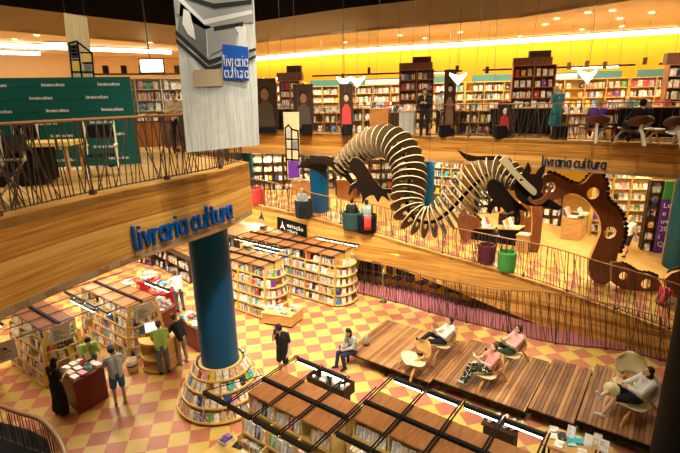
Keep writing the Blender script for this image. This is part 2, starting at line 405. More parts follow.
# upper floor, left balcony
BE=smooth_poly([(-4.95,2.5,0),(-4.62,4.3,0),(-4.32,5.6,0),(-4.02,6.5,0),(-3.6,7.5,0),(-2.98,8.58,0),(-2.46,9.55,0),(-2.11,10.84,0)],36)
BR=smooth_poly([(-2.11,10.84,0),(-2.7,11.5,0),(-3.47,12.3,0),(-4.9,14.2,0),(-6.3,17,0),(-7.2,20,0),(-7.4,22.9,0)],22)
ring=BE+BR[1:]
b=MB(); b.prism([(p.x,p.y,UP-.12) for p in ring]+[(-7.4,37,UP-.12),(-26,37,UP-.12),(-26,2.5,UP-.12)],(0,0,.12)); struct('floor_upper_left',b,'upper_floor')
b=MB(); b.prism([(p.x,p.y,5.38) for p in ring]+[(-7.4,37,5.38),(-26,37,5.38),(-26,2.5,5.38)],(0,0,.1)); struct('ceiling_under_balcony',b,'ceiling')
band('trim_2',BE,5.36,UP+.02,.12,'fascia_wood','curved orange timber fascia of the left balcony')
band('trim_3',BR,5.36,UP+.02,.12,'fascia_wood')
# main ceiling with the atrium opening
OR_=[(-4.9,26.2),(-4.2,25.5),(.18,22.45),(3.9,20.6),(7.06,19.1),(9.1,16.6),(12,13),(15,9),(15.5,2)]
OL=[(-17,2),(-16.5,10),(-15.2,16),(-13.2,19.6),(-11.1,22.4),(-8.25,25.7),(-6.5,27.2),(-4.9,26.2)]
WALL=[(-26,25.5),(-22,27),(-13,31.5),(-8,35.3),(-6.2,34.3),(.2,30.2),(7.9,27.2),(17.2,23),(24,19.8)]
b=MB(); b.prism([(x,y,CEIL) for x,y in OR_]+[(24,2,CEIL),(24,20,CEIL),(17.2,23.2,CEIL),(7.9,27.4,CEIL),(.2,30.4,CEIL),(-6.2,34.5,CEIL)],(0,0,.1)); struct('ceiling_far',b,'ceiling')
b=MB(); b.prism([(x,y,CEIL) for x,y in OL]+[(-6.2,34.5,CEIL),(-8,35.5,CEIL),(-13,31.7,CEIL),(-26,26,CEIL),(-26,2,CEIL)],(0,0,.1)); struct('ceiling_left',b,'ceiling')
band('trim_4',lerp_poly([(*p,0) for p in OR_],30),CEIL-.02,11.9,.15,'beam','brown soffit beam round the atrium opening')
band('trim_5',lerp_poly([(*p,0) for p in OL],30),CEIL-.02,11.82,.15,'beam')
band('wall_void_far',lerp_poly([(*p,0) for p in OR_],12),11.9,14,.15,'void',None)
band('wall_void_left',lerp_poly([(*p,0) for p in OL],12),11.82,14,.15,'void',None)
b=MB(); b.box(-27,-4,14,26,38,14.2); struct('ceiling_void',b,'void','black painted ceiling high over the atrium')
for i in range(len(WALL)-1):
    nm=['wall_left_a','wall_left_b','wall_left_c','wall_corner','wall_back_a','wall_back_b','wall_back_c','wall_back_d'][i]
    band(nm,[(*WALL[i],0),(*WALL[i+1],0)],0,CEIL+.1,.2,('orange_wall' if i<3 else 'yellow_wall'),None)
b=MB(); b.box(-26.2,2,0,-26,26,11); struct('wall_left',b,'orange_wall'); b=MB(); b.box(24,2,0,24.2,20,11); struct('wall_right',b,'beige_wall')
# cove light along the yellow wall
cv=[V((x,y,0)) for x,y in WALL[4:]]
def tube_light(name,label,pts,z,sz,m='strip',cat='light'):
    t=thing(name,label,cat,V((*pts[0][:2],z)))
    b=MB(); hb=MB()
    for a,c in zip(pts,pts[1:]):
        a=V((a[0],a[1],z));c=V((c[0],c[1],z)); d=(c-a).normalized(); nn=V((-d.y,d.x,0))
        b.pbox(a-nn*.5*sz,(c-a),nn*sz,V((0,0,-sz*.45))); hb.pbox(a-nn*.6*sz,(c-a),nn*sz*1.2,V((0,0,.05)))
    b.build('diffuser',m,t,t.location); hb.build('housing','white',t,t.location)
    return t
pts=[V((x,y-.75,0)) for x,y in WALL[4:8]]+[V((23,19.4,0))]
tube_light('cove_light','long glowing cove light along the top of the yellow back wall',pts,CEIL-.06,.42)
tube_light('strip_light','longer white strip light recessed in the left ceiling',[(-16.9,22.2,0),(-9.4,27.8,0)],CEIL-.08,.3,'ceiling_tube')
tube_light('strip_light','short strip light at the far left edge of the left ceiling',[(-19.5,25.2,0),(-16.3,27.0,0)],CEIL-.08,.3,'ceiling_tube')
t=thing('ceiling_light','square recessed ceiling light beside the hanging timber print banner','ceiling light',(-13.3,23.6,CEIL-.04)); b=MB(); b.box(-.45,-.45,-.06,.45,.45,0); b.build('diffuser','tube',t); b=MB(); b.box(-.5,-.5,-.03,.5,.5,.01); b.build('frame','white',t)
# downlights set in the ceilings (round)
def dl_proto():
    t=thing('downlight','','downlight',(0,0,0)); b=MB(); b.lathe([(0,-.012),(.12,-.012)],n=16); b.f=[f[::-1] for f in b.f]; b.build('lens','lamp',t)
    b=MB(); b.lathe([(.12,-.03),(.17,-.03),(.17,.0),(.12,0),(.12,-.03)],n=16); b.build('ring','white',t); return t
d0=dl_proto()
dls=[(37,35),(150,42),(15,39),(545,24),(588,12),(613,10),(620,18),(582,29),(557,18),(400,35),(425,38),(460,32),(520,36),(345,42),(622,26),(652,12)]
for i,(x,y) in enumerate(dls):
    p=atz(x,y,CEIL-.01); side='left ceiling' if x<200 else 'right-hand far ceiling'
    lab='small round downlight in the %s'%('ceiling over the left balcony' if x<200 else 'pale ceiling above the yellow wall')
    (dup(d0,p,0,lab,'downlights') if i else (setattr(d0,'location',p),tag(d0,lab,'downlight','downlights')))
# mezzanine floor
EPX=[(240,200),(262,206),(300,215),(340,225),(380,236),(430,251),(500,271),(550,287),(600,305),(640,320),(680,335),(715,350)]
EB=[222,224,240,253,263,280,308,328,350,372,395,415]
ME=[atmid(*p) for p in EPX]
ME=[V((-9.5,25.2,0))]+ME
for p in ME: p.z=midz(p.x,p.y)
MB_=[ME[0].z-1.1]+[max(0.0,atY(p[0],yb,e.y).z) for p,yb,e in zip(EPX,EB,ME[1:])]
MBz=[min(z,e.z-.3) if e.z>.6 else 0 for z,e in zip(MB_,ME)]
ME_S=smooth_poly(ME,60); zb=smooth_poly([V((0,0,z)) for z in MBz],60)
print('ME',[tuple(round(c,2) for c in p) for p in ME],'bot',[round(z,2) for z in MBz])
band('trim_6',ME_S,[max(-.02,v.z) for v in zb],[p.z+.02 for p in ME_S],.1,'fascia_wood','orange timber fascia of the sloping mezzanine')
grid=[]
for v in [0,.6,1.2,1.9,2.0,4,6,8,10,12,14]:
    grid.append([V((p.x+MV.x*v,p.y+MV.y*v,midz(p.x+MV.x*v,p.y+MV.y*v)-.01)) for p in ME_S])
b=MB(); b.shell(grid[:4],(0,0,.12)); struct('floor_mezzanine_edge',b,'tiles')
b=MB(); b.shell(grid[3:],(0,0,.12)); struct('floor_mezzanine',b,'upper_floor')
# far walls behind the mezzanine and the ground floor
band('wall_mezzanine',[(p.x+MV.x*13,p.y+MV.y*13,0) for p in ME_S[::8]],0,5.7,.2,'orange_wall','orange wall at the back of the mezzanine')
band('wall_ground_far',[(-24,29.5,0),(-12,27,0),(-7,25.5,0),(-1.0,20.6,0)],0,2.3,.15,'beige_wall','beige wall behind the ground floor bookcases')
b=MB(); b.box(-4.13,22.8,0,-3.95,22.98,2.4); struct('column_slim',b,'steel_dark')
band('wall_ground_yellow',[(-.6,20.6,0),(1.2,19.75,0),(3.4,18.4,0),(5.2,17.1,0)],0,1.6,.1,'yellow_wall','yellow wall under the mezzanine')
zt=[v.z for v in zb[:24]]
band('trim_7',[p+V((.2,.28,0)) for p in ME_S[:24]],[z-.24 for z in zt],[z+.02 for z in zt],.5,'cream','pale ledge under the mezzanine fascia above the beige wall')
# sunken purple-pink carpet beyond the ground railing
RB=[atz(x,y,0) for x,y in ((330,286),(345,290),(380,299),(405,305),(430,313),(460,321),(500,331),(545,342),(580,347),(620,351),(665,362),(700,372))]
RBS=smooth_poly(RB,50)
b=MB(); b.shell([[V((p.x,p.y,.02)) for p in RBS],[V((p.x+.6,p.y+1.0,.02)) for p in RBS],[V((p.x+1.2,p.y+2.0,.02)) for p in RBS]],(0,0,.02)); struct('floor_pink_carpet',b,'pink_carpet','purple pink carpet beyond the ground railing')
# columns
def column(name,x,y,r,z0,z1,m,label=None):
    b=MB(); b.lathe([(r,z0),(r,z1)],(x,y,0),n=48); o=struct(name,b,m,label,smooth=True); return o
column('column_main',-3.35,11.2,.5,0,5.4,'blue_column','big blue column rising from the round book display')
p=atmid(318,214); column('column_blue_a',p.x+.08,p.y+.55,.43,p.z,5.7,'blue_column','blue column beside the railing under the far upper floor')
p=atmid(424,212); column('column_blue_b',p.x,p.y,.42,p.z,5.7,'blue_column','blue column seen behind the dragon')
p=atmid(247,196); column('column_teal_a',p.x,p.y,.42,p.z,5.7,'teal_column','dark teal column behind the end of the balcony')
p=atmid(683,268); column('column_teal_b',p.x-.12,p.y,.62,0,5.7,'teal_column','dark teal column under the right end of the upper floor')
p=atY(668,395,7.2); column('column_near',p.x+.62,7.2,.6,0,13.95,'black','column at the right edge, coloured black for its deep shade')  # black colour stands in for the shade on this unlit column
# black floor patch bottom left, painting the dark of the stair opening
b=MB(); b.prism([atz(x,y,.012) for x,y in ((-60,425),(0,422),(30,430),(48,440),(56,470),(40,520),(-120,520))],(0,0,.004)); struct('floor_painted_dark',b,'void','black patch painting the dark of the stair opening')
# ---------------------------------------------------------------- railings
UNIT={}
def unit_rod(m,r):
    k=(m,r)
    if k not in UNIT:
        b=MB(); b.tube((0,0,0),(0,0,1),r,n=6); me=bpy.data.meshes.new('baluster'); me.from_pydata(b.v,[],b.f); me.materials.append(M(m)); me.update(); UNIT[k]=me
    return UNIT[k]
def railing(label,base,hgt,pitch=.12,r=.009,rail_r=.028,wave=0,rail_mat='handrail',m='baluster',lean=.16,seed=1,top=None,group=None,limit=100,foot=True,near=None,hw=1.0):
    R=random.Random(seed)
    t=thing('railing',label,'railing',V(base[0]),0,group); o3=t.location
    L=[0]
    for a,c in zip(base,base[1:]): L.append(L[-1]+(V(c)-V(a)).length)
    def at(s):
        s=min(max(s,0),L[-1]); k=0
        while k<len(base)-2 and L[k+1]<s: k+=1
        f=(s-L[k])/max(L[k+1]-L[k],1e-9); return V(base[k]).lerp(V(base[k+1]),f),(top and V(top[k]).lerp(V(top[k+1]),f))
    def attop(s):
        p,q=at(s)
        return (q if q is not None else p+V((0,0,hgt)))+V((0,0,wave*math.sin(s*1.1+seed)))
    n=max(8,int(L[-1]/.25)); b=MB(); b.path([attop(L[-1]*i/n) for i in range(n+1)],rail_r*hw,n=8,flat=.8/hw); b.build('handrail',rail_mat,t,o3,smooth=True)
    b=MB(); b.path([at(L[-1]*i/n)[0]+V((0,0,.05)) for i in range(n+1)],.012,n=6); b.build('bottom_rail',m,t,o3)
    segs=[]; s=pitch*.4
    while s<L[-1]:
        segs.append((at(s)[0]+V((0,0,.03)),attop(s+R.uniform(-lean,lean))))
        if R.random()<.3: segs.append((at(s)[0]+V((0,0,.03)),attop(s+R.choice((-1,1))*lean*R.uniform(1,2.2))))
        s+=pitch*R.uniform(.6,1.4)
    segs.sort(key=lambda q:(q[0]-V((0,0,H))).length)
    for p,q in segs[:limit]:
        o=bpy.data.objects.new('baluster',unit_rod(m,r)); C.objects.link(o); o.parent=t
        d=q-p; rot=d.to_track_quat('Z','Y').to_matrix().to_4x4(); o.matrix_local=Matrix.Translation(p-o3)@rot@Matrix.Diagonal((1,1,d.length,1))
    if len(segs)>limit:
        b=MB()
        for p,q in segs[limit:]: b.tube(p,q,r,n=5)
        o=b.build('baluster_row',m,t,o3); o['kind']='stuff'
    if foot:
        s=.3
        while s<L[-1]:
            p=at(s)[0]; b=MB(); b.box(-.045,-.045,0,.045,.045,.07); b.tube((0,0,.05),attop(s)-p,.014); b.build('post',m,t).location=p-o3; s+=1.5
    return t
up=lambda P,z:[V((p.x,p.y,z)) for p in P]
off=lambda P,d:[p+V((-1,0,0))*d for p in P]
railing('long railing with slanting thin rods along the far upper floor edge',[V((p.x+.05,p.y+.18,UP+.02)) for p in UE[3:37]],1.12,.16,.008,.022,seed=3)
railing('curved railing with crossing dark rods on the left balcony edge',[V((p.x-.16,p.y+.1,UP+.02)) for p in BE[4:]],1.16,.085,.009,.03,seed=5,lean=.22)
railing('railing with short dark rods on the return side of the left balcony',[V((p.x-.1,p.y-.12,UP+.02)) for p in BR[2:16]],1.1,.14,.009,.022,seed=6)
# mezzanine railing: its top line is read along the slope
MT=[(240,178),(262,180),(300,190),(340,199),(380,206),(430,222),(500,237),(550,247),(600,262),(640,273),(680,285),(715,296)]
mt=[V((ME[1].x,ME[1].y,ME[1].z+1.2))]
mtop=[atY(x,y,e.y+.1) for (x,y),e in zip(MT,ME[1:])]
railing('wavy railing of thin rods along the sloping mezzanine edge',[V((p.x,p.y+.12,p.z+.02)) for p in smooth_poly(ME[1:],50)],1.1,.1,.0105,.03,seed=8,top=smooth_poly(mtop,50),lean=.14)
GT=[(330,254),(345,257),(380,264),(405,269),(430,277),(460,283),(500,290),(545,292),(580,298),(620,306),(665,318),(700,326)]
gtop=[atY(x,y,e.y) for (x,y),e in zip(GT,RB)]
print('grail',[round(g.z,2) for g in gtop],'RB',[(round(g.x,1),round(g.y,1)) for g in RB]); print('mrail',[round(g.z-e.z,2) for g,e in zip(mtop,ME[1:])])
railing('wavy railing of thin rods between the checked floor and the pink carpet',[p+V((0,0,.0)) for p in RBS],1.2,.1,.0105,.026,seed=9,top=smooth_poly(gtop,50),lean=.14)
# near stair railing bottom left
sr=smooth_poly([atz(x,y,1.05) for x,y in ((-30,398),(0,406),(20,413),(40,419),(52,430),(60,442),(66,460),(68,480))],24)
railing('dark curved stair railing with broad wooden handrail',[V((p.x,p.y,.02)) for p in sr],1.05,.15,.009,.05,seed=12,top=sr,lean=.05,foot=False,hw=1.3)
# ================================================================ bookcases
def EN(e,n,z=0): return V((e*.804+n*.595,-e*.595+n*.804,z))
def bookcase(label,where,e0,e1,n,Hh=2.1,hw=.5,nb=3,ntier=5,step=.1,step0=.0,wood='yellow_wood',top='panel_wood',fbars=None,bbars=None,indiv=False,endshelf=0,seed=1,modes=None,rods=True,back=True,barout=1.05,rodr=.016,group=None,shelfm='shelf_wood'):
    R=random.Random(seed); L=e1-e0; O=EN(e0,n); t=thing('bookcase',label,'bookcase',O,ANG,group)
    X,Yv,Z=E_.copy(),N_.copy(),V((0,0,1)); Wp=lambda x,y,z: O+X*x+Yv*y+Z*z
    th=(Hh-.12)/ntier; zs=[.1+th*k for k in range(ntier)]   # shelf board heights
    dep=lambda k: hw+step0*(k<ntier-1)+step*(ntier-1-k)       # reach of tier k
    for k in range(ntier):
        b=MB(); d=dep(k); b.box(0,-d,zs[k]-.03,L,d,zs[k]); b.box(0,-d-.012,zs[k]-.035,L,-d,zs[k]+.03); b.box(0,d,zs[k]-.035,L,d+.012,zs[k]+.03); b.build('shelf',wood,t)
    b=MB(); b.box(.03,-dep(0)+.05,0,L-.03,dep(0)-.05,zs[0]-.03); b.build('plinth',shelfm,t)
    b=MB(); b.box(0,-.02,zs[0],L,.02,Hh-.04); b.build('back_panel','dark_brown' if not indiv else shelfm,t)
    for i in range(nb+1):
        x=L*i/nb-(.0 if i==0 else .03 if i==nb else .015)
        pr=[]
        for k in range(ntier): d=dep(k)-.015; pr+= [(-d,zs[k]),(-d,zs[k]+th*.96)]
        pr2=[(-y,z) for y,z in reversed(pr)]
        b=MB(); b.prism([(x,y,z) for y,z in pr+pr2],(.03,0,0)); b.build('upright',wood,t)
    for i in range(nb):
        for s in (0,1):
            b=MB(); y0,y1=((-hw,-.03) if s==0 else (.03,hw)); g=.012; b.box(L*i/nb+g,y0,Hh-.04,L*(i+1)/nb-g,y1,Hh); b.build('top_panel',top,t)
    b=MB(); b.box(-.05,-.04,Hh-.02,L+.02,.04,Hh+.07); b.build('spine_beam','black',t)
    if rods:
        for i in range(nb+1):
            b=MB()
            for dx in (-.03,.03): b.tube((L*i/nb+dx,-barout-.06,Hh+.06),(L*i/nb+dx,barout+.06,Hh+.06),rodr,n=6)
            b.build('cross_rod','black',t)
    def bar(i,s):
        x0,x1=L*i/nb+.04,L*(i+1)/nb-.04; y=s*barout
        b=MB(); b.box(x0,y-.035,Hh-.02,x1,y+.035,Hh+.06); o=b.build('light_bar','black_gloss',t)
        b=MB(); b.box(x0+.02,y-(.045 if s>0 else .0),Hh-.045,x1-.02,y+(.0 if s>0 else .05),Hh-.022); b.build('tube','tube',o)
    for i in (fbars if fbars is not None else []): bar(i,-1)
    for i in (bbars if bbars is not None else []): bar(i,1)
    hh=min(.27,th*.72); pit=.15
    for k in range(ntier-1,-1,-1):
        for i in range(nb):
            x0=L*i/nb+.05; Lb=L/nb-.1; md=(modes or (lambda k,i:'f' if R.random()<.6 else 's'))(k,i)
            nm='%s, %s shelf'%(where,['lowest','second','third','fourth','fifth','top'][k] if k<ntier-1 else 'top')
            d=dep(k)
            if md=='f': row_face(Wp(x0,-d+.03,zs[k]),X,max(1,int(Lb/pit)),Lb/max(1,int(Lb/pit)),nm,indiv,w=.15,h=hh,r=R,lean=.2)
            elif md=='s': row_spine(Wp(x0,-d+.04,zs[k]),X,Lb,nm,indiv,h=hh,r=R)
            if back and k<ntier-1+1:
                if R.random()<.6: row_face(Wp(x0+Lb,d-.03,zs[k]),-X,max(1,int(Lb/pit)),Lb/max(1,int(Lb/pit)),nm,False,w=.15,h=hh,r=R)
                else: row_spine(Wp(x0+Lb,d-.04,zs[k]),-X,Lb,nm,False,h=hh,r=R)
    if endshelf:
        for k in range(ntier):
            d=dep(k)*.92; b=MB()
            pts=[(L,-d,zs[k]-.03)]+[(L+endshelf*math.sin(a),-d*math.cos(a),zs[k]-.03) for a in [PI*j/12 for j in range(1,12)]]+[(L,d,zs[k]-.03)]
            b.prism(pts,(0,0,.03)); b.build('end_shelf',wood,t)
            for j in range(6):
                a=PI*(j+.5)/6; c=Wp(L+(endshelf-.07)*math.sin(a),-(d-.07)*math.cos(a),zs[k]); o=(X*math.sin(a)-Yv*math.cos(a)); ax=Z.cross(o)
                if R.random()<.9: row_face(c-ax*.09+Z*0,ax,1,.18,nm,False,w=.16,h=hh,r=R,lean=.15,skip=0)
    return t,Wp,zs,dep
# book tower round the blue column -----------------------------------------
def tower():
    c=V((-3.35,11.2,0)); t=thing('book_tower','round four-tiered wooden book display wrapped around the blue column','book display',c)
    tiers=[(.12,1.24),(.44,1.09),(.75,.94),(1.03,.79)]
    b=MB(); b.lathe([(1.12,0),(1.12,.09)],n=48); b.build('plinth','dark_brown',t,smooth=True)
    for k,(z,r) in enumerate(tiers):
        rin=(tiers[k+1][1] if k<3 else .68)-.1
        b=MB(); b.lathe([(rin,z),(r,z),(r+.005,z+.02),(r+.02,z+.02),(r+.02,z-.03),(rin,z-.03)],n=64); b.build('shelf','yellow_wood',t,smooth=False)
        top=tiers[k+1][0]-.03 if k<3 else 1.2
        b=MB(); b.lathe([(rin+.02,z),(rin+.02,top)],n=48); b.build('drum','shelf_wood',t,smooth=True)
    b=MB(); b.lathe([(.505,1.2),(.52,1.22),(.585,1.22),(.59,1.18),(.505,1.18)],n=48); b.build('top_ring','yellow_wood',t)
    for i in range(14):
        a=2*PI*i/14; o=V((math.cos(a),math.sin(a),0)); s=V((-o.y,o.x,0)); b=MB()
        pr=[]
        for k,(z,r) in enumerate(tiers): pr+= [(r,z),(r-.08,z+.16)]
        b.prism([o*x+V((0,0,z))-s*.01 for x,z in [(.55,.14)]+pr+[(.55,1.15)]],s*.02); b.build('divider','shelf_wood',t)
    names=['lowest tier','second tier','third tier','top tier']
    for k,(z,r) in enumerate(tiers):
        n=int(2*PI*(r-.04)/.185)
        for i in range(n):
            a=-PI/2+2*PI*(i+.5)/n+k*.1; a=(a+PI)%(2*PI)-PI
            vis=-PI*1.02<a<PI*.12 or a>PI*.9
            if rnd.random()<.05: continue
            o=V((math.cos(a),math.sin(a),0)); s=V((-o.y,o.x,0)); h=rnd.uniform(.2,.255); dr=(V((0,0,1))*math.cos(.38)-o*math.sin(.38)); tn=s.cross(dr)
            book(c+o*(r-.045)+V((0,0,z)),s,-tn,dr,rnd.uniform(.125,.155),rnd.uniform(.02,.045),h,'on the %s of the round display tower'%names[k],'leaning face out',None,vis,rnd.choice(BK+['cream','white']*6+['tan','grey','pink']))
tower()
FM=lambda k,i:'f'
bookcase('nearest bookcase of timber topped panels with its left end by the purple book','on the nearest bookcase',-6.63,-4.42,6.06,nb=3,step=.14,step0=.1,fbars=[0,1,2],bbars=[0,1],indiv=True,seed=3,modes=lambda k,i:{4:'f',3:'f',2:'s'}.get(k,'s'))
# left extension frame of the first bookcase: one more bar beyond its end
t=thing('light_frame','dark light bar on black rods projecting past the nearest bookcase','light bar',EN(-6.63,6.06),ANG)
b=MB(); b.tube((-.72,-1.08,2.17),(-.72+.62,.05,2.17),.011,n=6); b.build('cross_rod','black',t); b=MB(); b.box(-.72,-1.09,2.09,-.03,-1.02,2.17); b.build('light_bar','black_gloss',t)
bookcase('second near bookcase with timber top panels, its end out of frame','on the second near bookcase',-4.36,-.4,6.66,nb=5,step=.14,step0=.1,fbars=[0,1,2,3,4],bbars=[0,1,2,3],indiv=True,seed=4,modes=lambda k,i:{4:'f',3:'s'}.get(k,'s'))
bookcase('long bookcase under the balcony beside the round desk','on the long bookcase under the balcony',-16.4,-13.4,7.2,Hh=1.8,nb=4,step=.04,step0=.05,fbars=[0,1,2,3],bbars=[2,3],seed=5,hw=.52,endshelf=.2,rodr=.008)
bookcase('dark topped bookcase under the balcony beside the red cash desk','on the dark topped bookcase',-16.4,-14.0,4.95,Hh=1.8,nb=3,step=.05,step0=.05,top='panel_dark',fbars=[],bbars=[1,2],seed=6,hw=.46,endshelf=.2,rodr=.008)
bookcase('dark topped bookcase cut by the left picture edge','on the far left bookcase',-17.6,-15.3,2.9,Hh=1.8,nb=3,step=.05,top='panel_dark',fbars=[],bbars=[1,2],seed=7,rodr=.008)
bookcase('timber bookcase right behind the blue column with a book table at its end','on the bookcase behind the column',-15.4,-11.75,11.65,nb=5,step=.03,step0=.06,rodr=.01,bbars=[2,3],seed=8,endshelf=.4)
bookcase('far long bookcase in front of the beige wall with rounded magazine end','on the far long bookcase',-15.6,-10.25,14.1,nb=7,step=.03,step0=.06,fbars=[0,1,2,3],bbars=[4,5,6],rodr=.01,seed=9,hw=.6,endshelf=.45)
# ---------------------------------------------------------------- box-like desks and tables on floor points
def pxbox(name,label,cat,A,B,Cc,h,zf=0,mats=('shelf_wood','shelf_wood'),ztopth=.04,lip=.02,mid=False,bottomgap=0):
    P=[(atmid(*q) if mid else atz(*q,zf)) for q in (A,B,Cc)]
    z=P[0].z
    a=P[1]-P[0]; c=P[2]-P[0]; a.z=c.z=0
    t=thing(name,label,cat,P[0]); b=MB(); b.pbox((0,0,bottomgap),a,c,(0,0,h-ztopth-bottomgap)); b.build('body',mats[0],t)
    an,cn=a.normalized(),c.normalized()
    b=MB(); b.pbox(-an*lip-cn*lip+V((0,0,h-ztopth)),a+an*2*lip,c+cn*2*lip,(0,0,ztopth)); b.build('top',mats[1],t)
    if bottomgap:
        b=MB(); b.pbox(an*.05+cn*.05,a-an*.1,c-cn*.1,(0,0,bottomgap)); b.build('plinth','black',t)
    top=lambda u,v,dz=0: P[0]+a*u+c*v+V((0,0,h+dz))
    return t,top,a,c
def spread(top,nu,nv,where,indiv=True,seed=1,stack=2,angle=None,skip=.1,w=.16,h=.23,stand=.3,a=None):
    R=random.Random(seed); base=math.atan2(a.y,a.x) if a is not None else 0
    for i in range(nu):
        for j in range(nv):
            if R.random()<skip: continue
            p=top((i+.5)/nu,(j+.5)/nv); z=0
            if R.random()<stand:
                ax=V((math.cos(base),math.sin(base),0)); dr=(V((0,0,1))*.9+V((-ax.y,ax.x,0))*.43).normalized(); 
                book(p,ax,-ax.cross(dr)*-1,dr,w,.03,h,where,'propped up',None,indiv); continue
            for k in range(R.randint(1,stack)):
                th=R.uniform(.02,.05); flatbook(p+V((0,0,z)),base+R.uniform(-.12,.12)+(.0),where,indiv,w,h,th); z+=th
t,top,a,c=pxbox('book_table','low orange wooden table covered with books by the bookcase end','table',(291.7,329),(303.6,319),(262.6,324.5),.5,mats=('shelf_wood','yellow_wood'),bottomgap=.08)
spread(top,3,5,'on the orange table by the column bookcase',seed=2,stand=.4,a=a,skip=.05)
t,top,a,c=pxbox('cash_desk','dark red square desk piled with books and leaflets between two customers','desk',(79.5,415),(109,397),(67,402),.98,mats=('red_kiosk','red_kiosk'))
spread(top,4,3,'on the dark red desk',seed=3,stand=.35,stack=3,a=a,skip=.05)
# right bottom low table with books
for (A,B,lab,wh,sd) in (((560,462),(600,447),'low table with white and teal books at the bottom edge','on the low table at the bottom edge',5),):
    P0=EN(-1.5,9.5,.8); t=thing('book_table',lab,'table',V((P0.x,P0.y,0)),ANG); b=MB(); b.box(0,-.35,.74,1.25,.35,.8); b.build('top','shelf_wood',t)
    for x in (.05,1.2):
        for y in (-.3,.3): bb=MB(); bb.tube((x,y,0),(x,y,.74),.025); bb.build('leg','black',t)
    R=random.Random(5)
    for i,(x,y,col,pose) in enumerate([(.12,.2,'white','l'),(.14,.0,'cream','l'),(.3,.1,'black','l'),(.45,.18,'white','p'),(.5,0,'teal','l'),(.62,.16,'teal','l'),(.8,.1,'white','p'),(.95,.22,'cream','p'),(1.1,.1,'white','p'),(1.12,-.12,'tan','l'),(.3,-.2,'white','l'),(.75,-.2,'cream','l')]):
        p=V((P0.x,P0.y,.8))+E_*x+N_*y
        if pose=='l': flatbook(p,ANG+.4*R.random(),wh,True,.17,.24,.04,None,col)
        else: book(p,E_,-E_.cross((V((0,0,1))*.85+N_*.5).normalized())*-1,(V((0,0,1))*.85+N_*.5).normalized(),.16,.03,.25,wh,'propped up',None,True,col)
# yellow counter at the left foot of the nearest bookcase, with the purple book
P0=atz(222,440,1.0)
t=thing('display_counter','bright yellow display counter at the left foot of the nearest bookcase','counter',V((P0.x,P0.y,0)),ANG)
b=MB(); b.box(0,-.5,0,.95,.3,.95); b.build('body','shelf_wood',t); b=MB(); b.box(-.02,-.52,.95,.97,.32,1.0); b.build('top','yellow_wood',t)
pp=lambda x,y: V((P0.x,P0.y,1.0))+E_*x+N_*y
flatbook(pp(.12,.02),ANG,'under the purple book on the yellow counter',True,.2,.26,.07,None,'white')
flatbook(pp(.12,.02)+V((0,0,.07)),ANG,'on top of a white one on the yellow counter',True,.17,.22,.05,None,'purple')
flatbook(pp(.42,.12),ANG+.2,'in the middle of the yellow counter',True,.22,.24,.02,None,'black')
flatbook(pp(.7,-.1),ANG,'at the right end of the yellow counter',True,.17,.24,.05,None,'cream')
# crate of wares behind the nearest bookcase
P0=EN(-6.9,8.0,0)
t=thing('display_bin','dark bin of round white boxes and cups behind the nearest bookcase','bin',P0,ANG)
b=MB()
b.box(0,-.25,.9,1.15,.25,.95); b.box(0,-.25,.95,1.15,-.22,1.2); b.box(0,.22,.95,1.15,.25,1.2); b.box(0,-.25,.95,.03,.25,1.2); b.box(1.12,-.25,.95,1.15,.25,1.2); b.box(.1,-.2,0,1.05,.2,.9); b.build('bin_body','dark_brown',t)
R=random.Random(4)
for i in range(12):
    x,y=.1+.085*i,R.uniform(-.15,.15); p=P0+E_*x+N_*y+V((0,0,.955)); r=R.uniform(.05,.085)
    b=MB(); b.lathe([(0,0),(r,0),(r,.1+.08*R.random()),(r*.8,.2),(0,.2)],n=16); o=b.build('cup',['white','teal_fabric','paper','cream'][i%4],None); o.location=p
    tag(o,'small %s round tub in the dark bin behind the nearest bookcase'%['white','dark teal','pale','cream'][i%4],'tub','round tubs in the dark bin')
for i in range(3):
    pass
# baskets / cream books lying on the deck side behind second bookcase
P0=EN(-2.7,8.95,0); t=thing('display_bin','dark tray with leaning cream books behind the second near bookcase','bin',P0,ANG); b=MB(); b.box(0,-.22,1.0,.75,.22,1.04); b.box(0.05,-.2,0,.7,.2,1.0); b.build('bin_body','dark_brown',t)
for i,(x,y,col) in enumerate([(.12,0,'cream'),(.28,.05,'white'),(.45,0,'cream'),(.6,.02,'tan')]):
    ax=(E_*.8+N_*.6).normalized(); dr=(V((0,0,1))*.7+E_*.7).normalized(); q=N_.copy()
    book(P0+E_*x+N_*y+V((0,0,1.045)),q,-q.cross(dr),dr,.2,.05,.27,'in the dark tray behind the second near bookcase','leaning',None,True,col)
# round desk with monitor --------------------------------------------------
P0=atz(157,374,0); P0=V((P0.x-.05,P0.y+.5,0))
t=thing('round_desk','curved orange wooden service desk with open shelves and a white monitor','desk',P0,math.radians(-60))
b=MB()
for z in (.05,.45,.98): b.lathe([(0,z),(.55,z),(.55,z+.05),(0,z+.05)],n=28,a0=-PI*.6,a1=PI*.62)
b.build('shelf','yellow_wood',t)
b=MB(); b.lathe([(.53,.05),(.53,1.0),(.5,1.0),(.5,.05)],n=16,a0=-.25,a1=PI*.62); b.build('front_panel','shelf_wood',t)
b=MB(); b.box(-.12,-.5,.05,.0,.5,1.0); b.build('back_panel','shelf_wood',t)
tm=thing('monitor','white computer monitor with a bright blank screen on the round desk','monitor',P0+V((-.12,.05,1.03)),math.radians(20)); b=MB(); b.box(-.24,-.02,.12,.24,.02,.44); b.build('screen_housing','white',tm); b=MB(); b.box(-.22,-.026,.14,.22,-.02,.42); b.build('screen',mat('monitor_screen',(.9,.92,.95),emit=(.9,.95,1),es=1.2),tm); b=MB(); b.tube((0,0,0),(0,0,.2),.02); b.box(-.1,-.08,0,.1,.08,.015); b.build('stand','metal',tm)
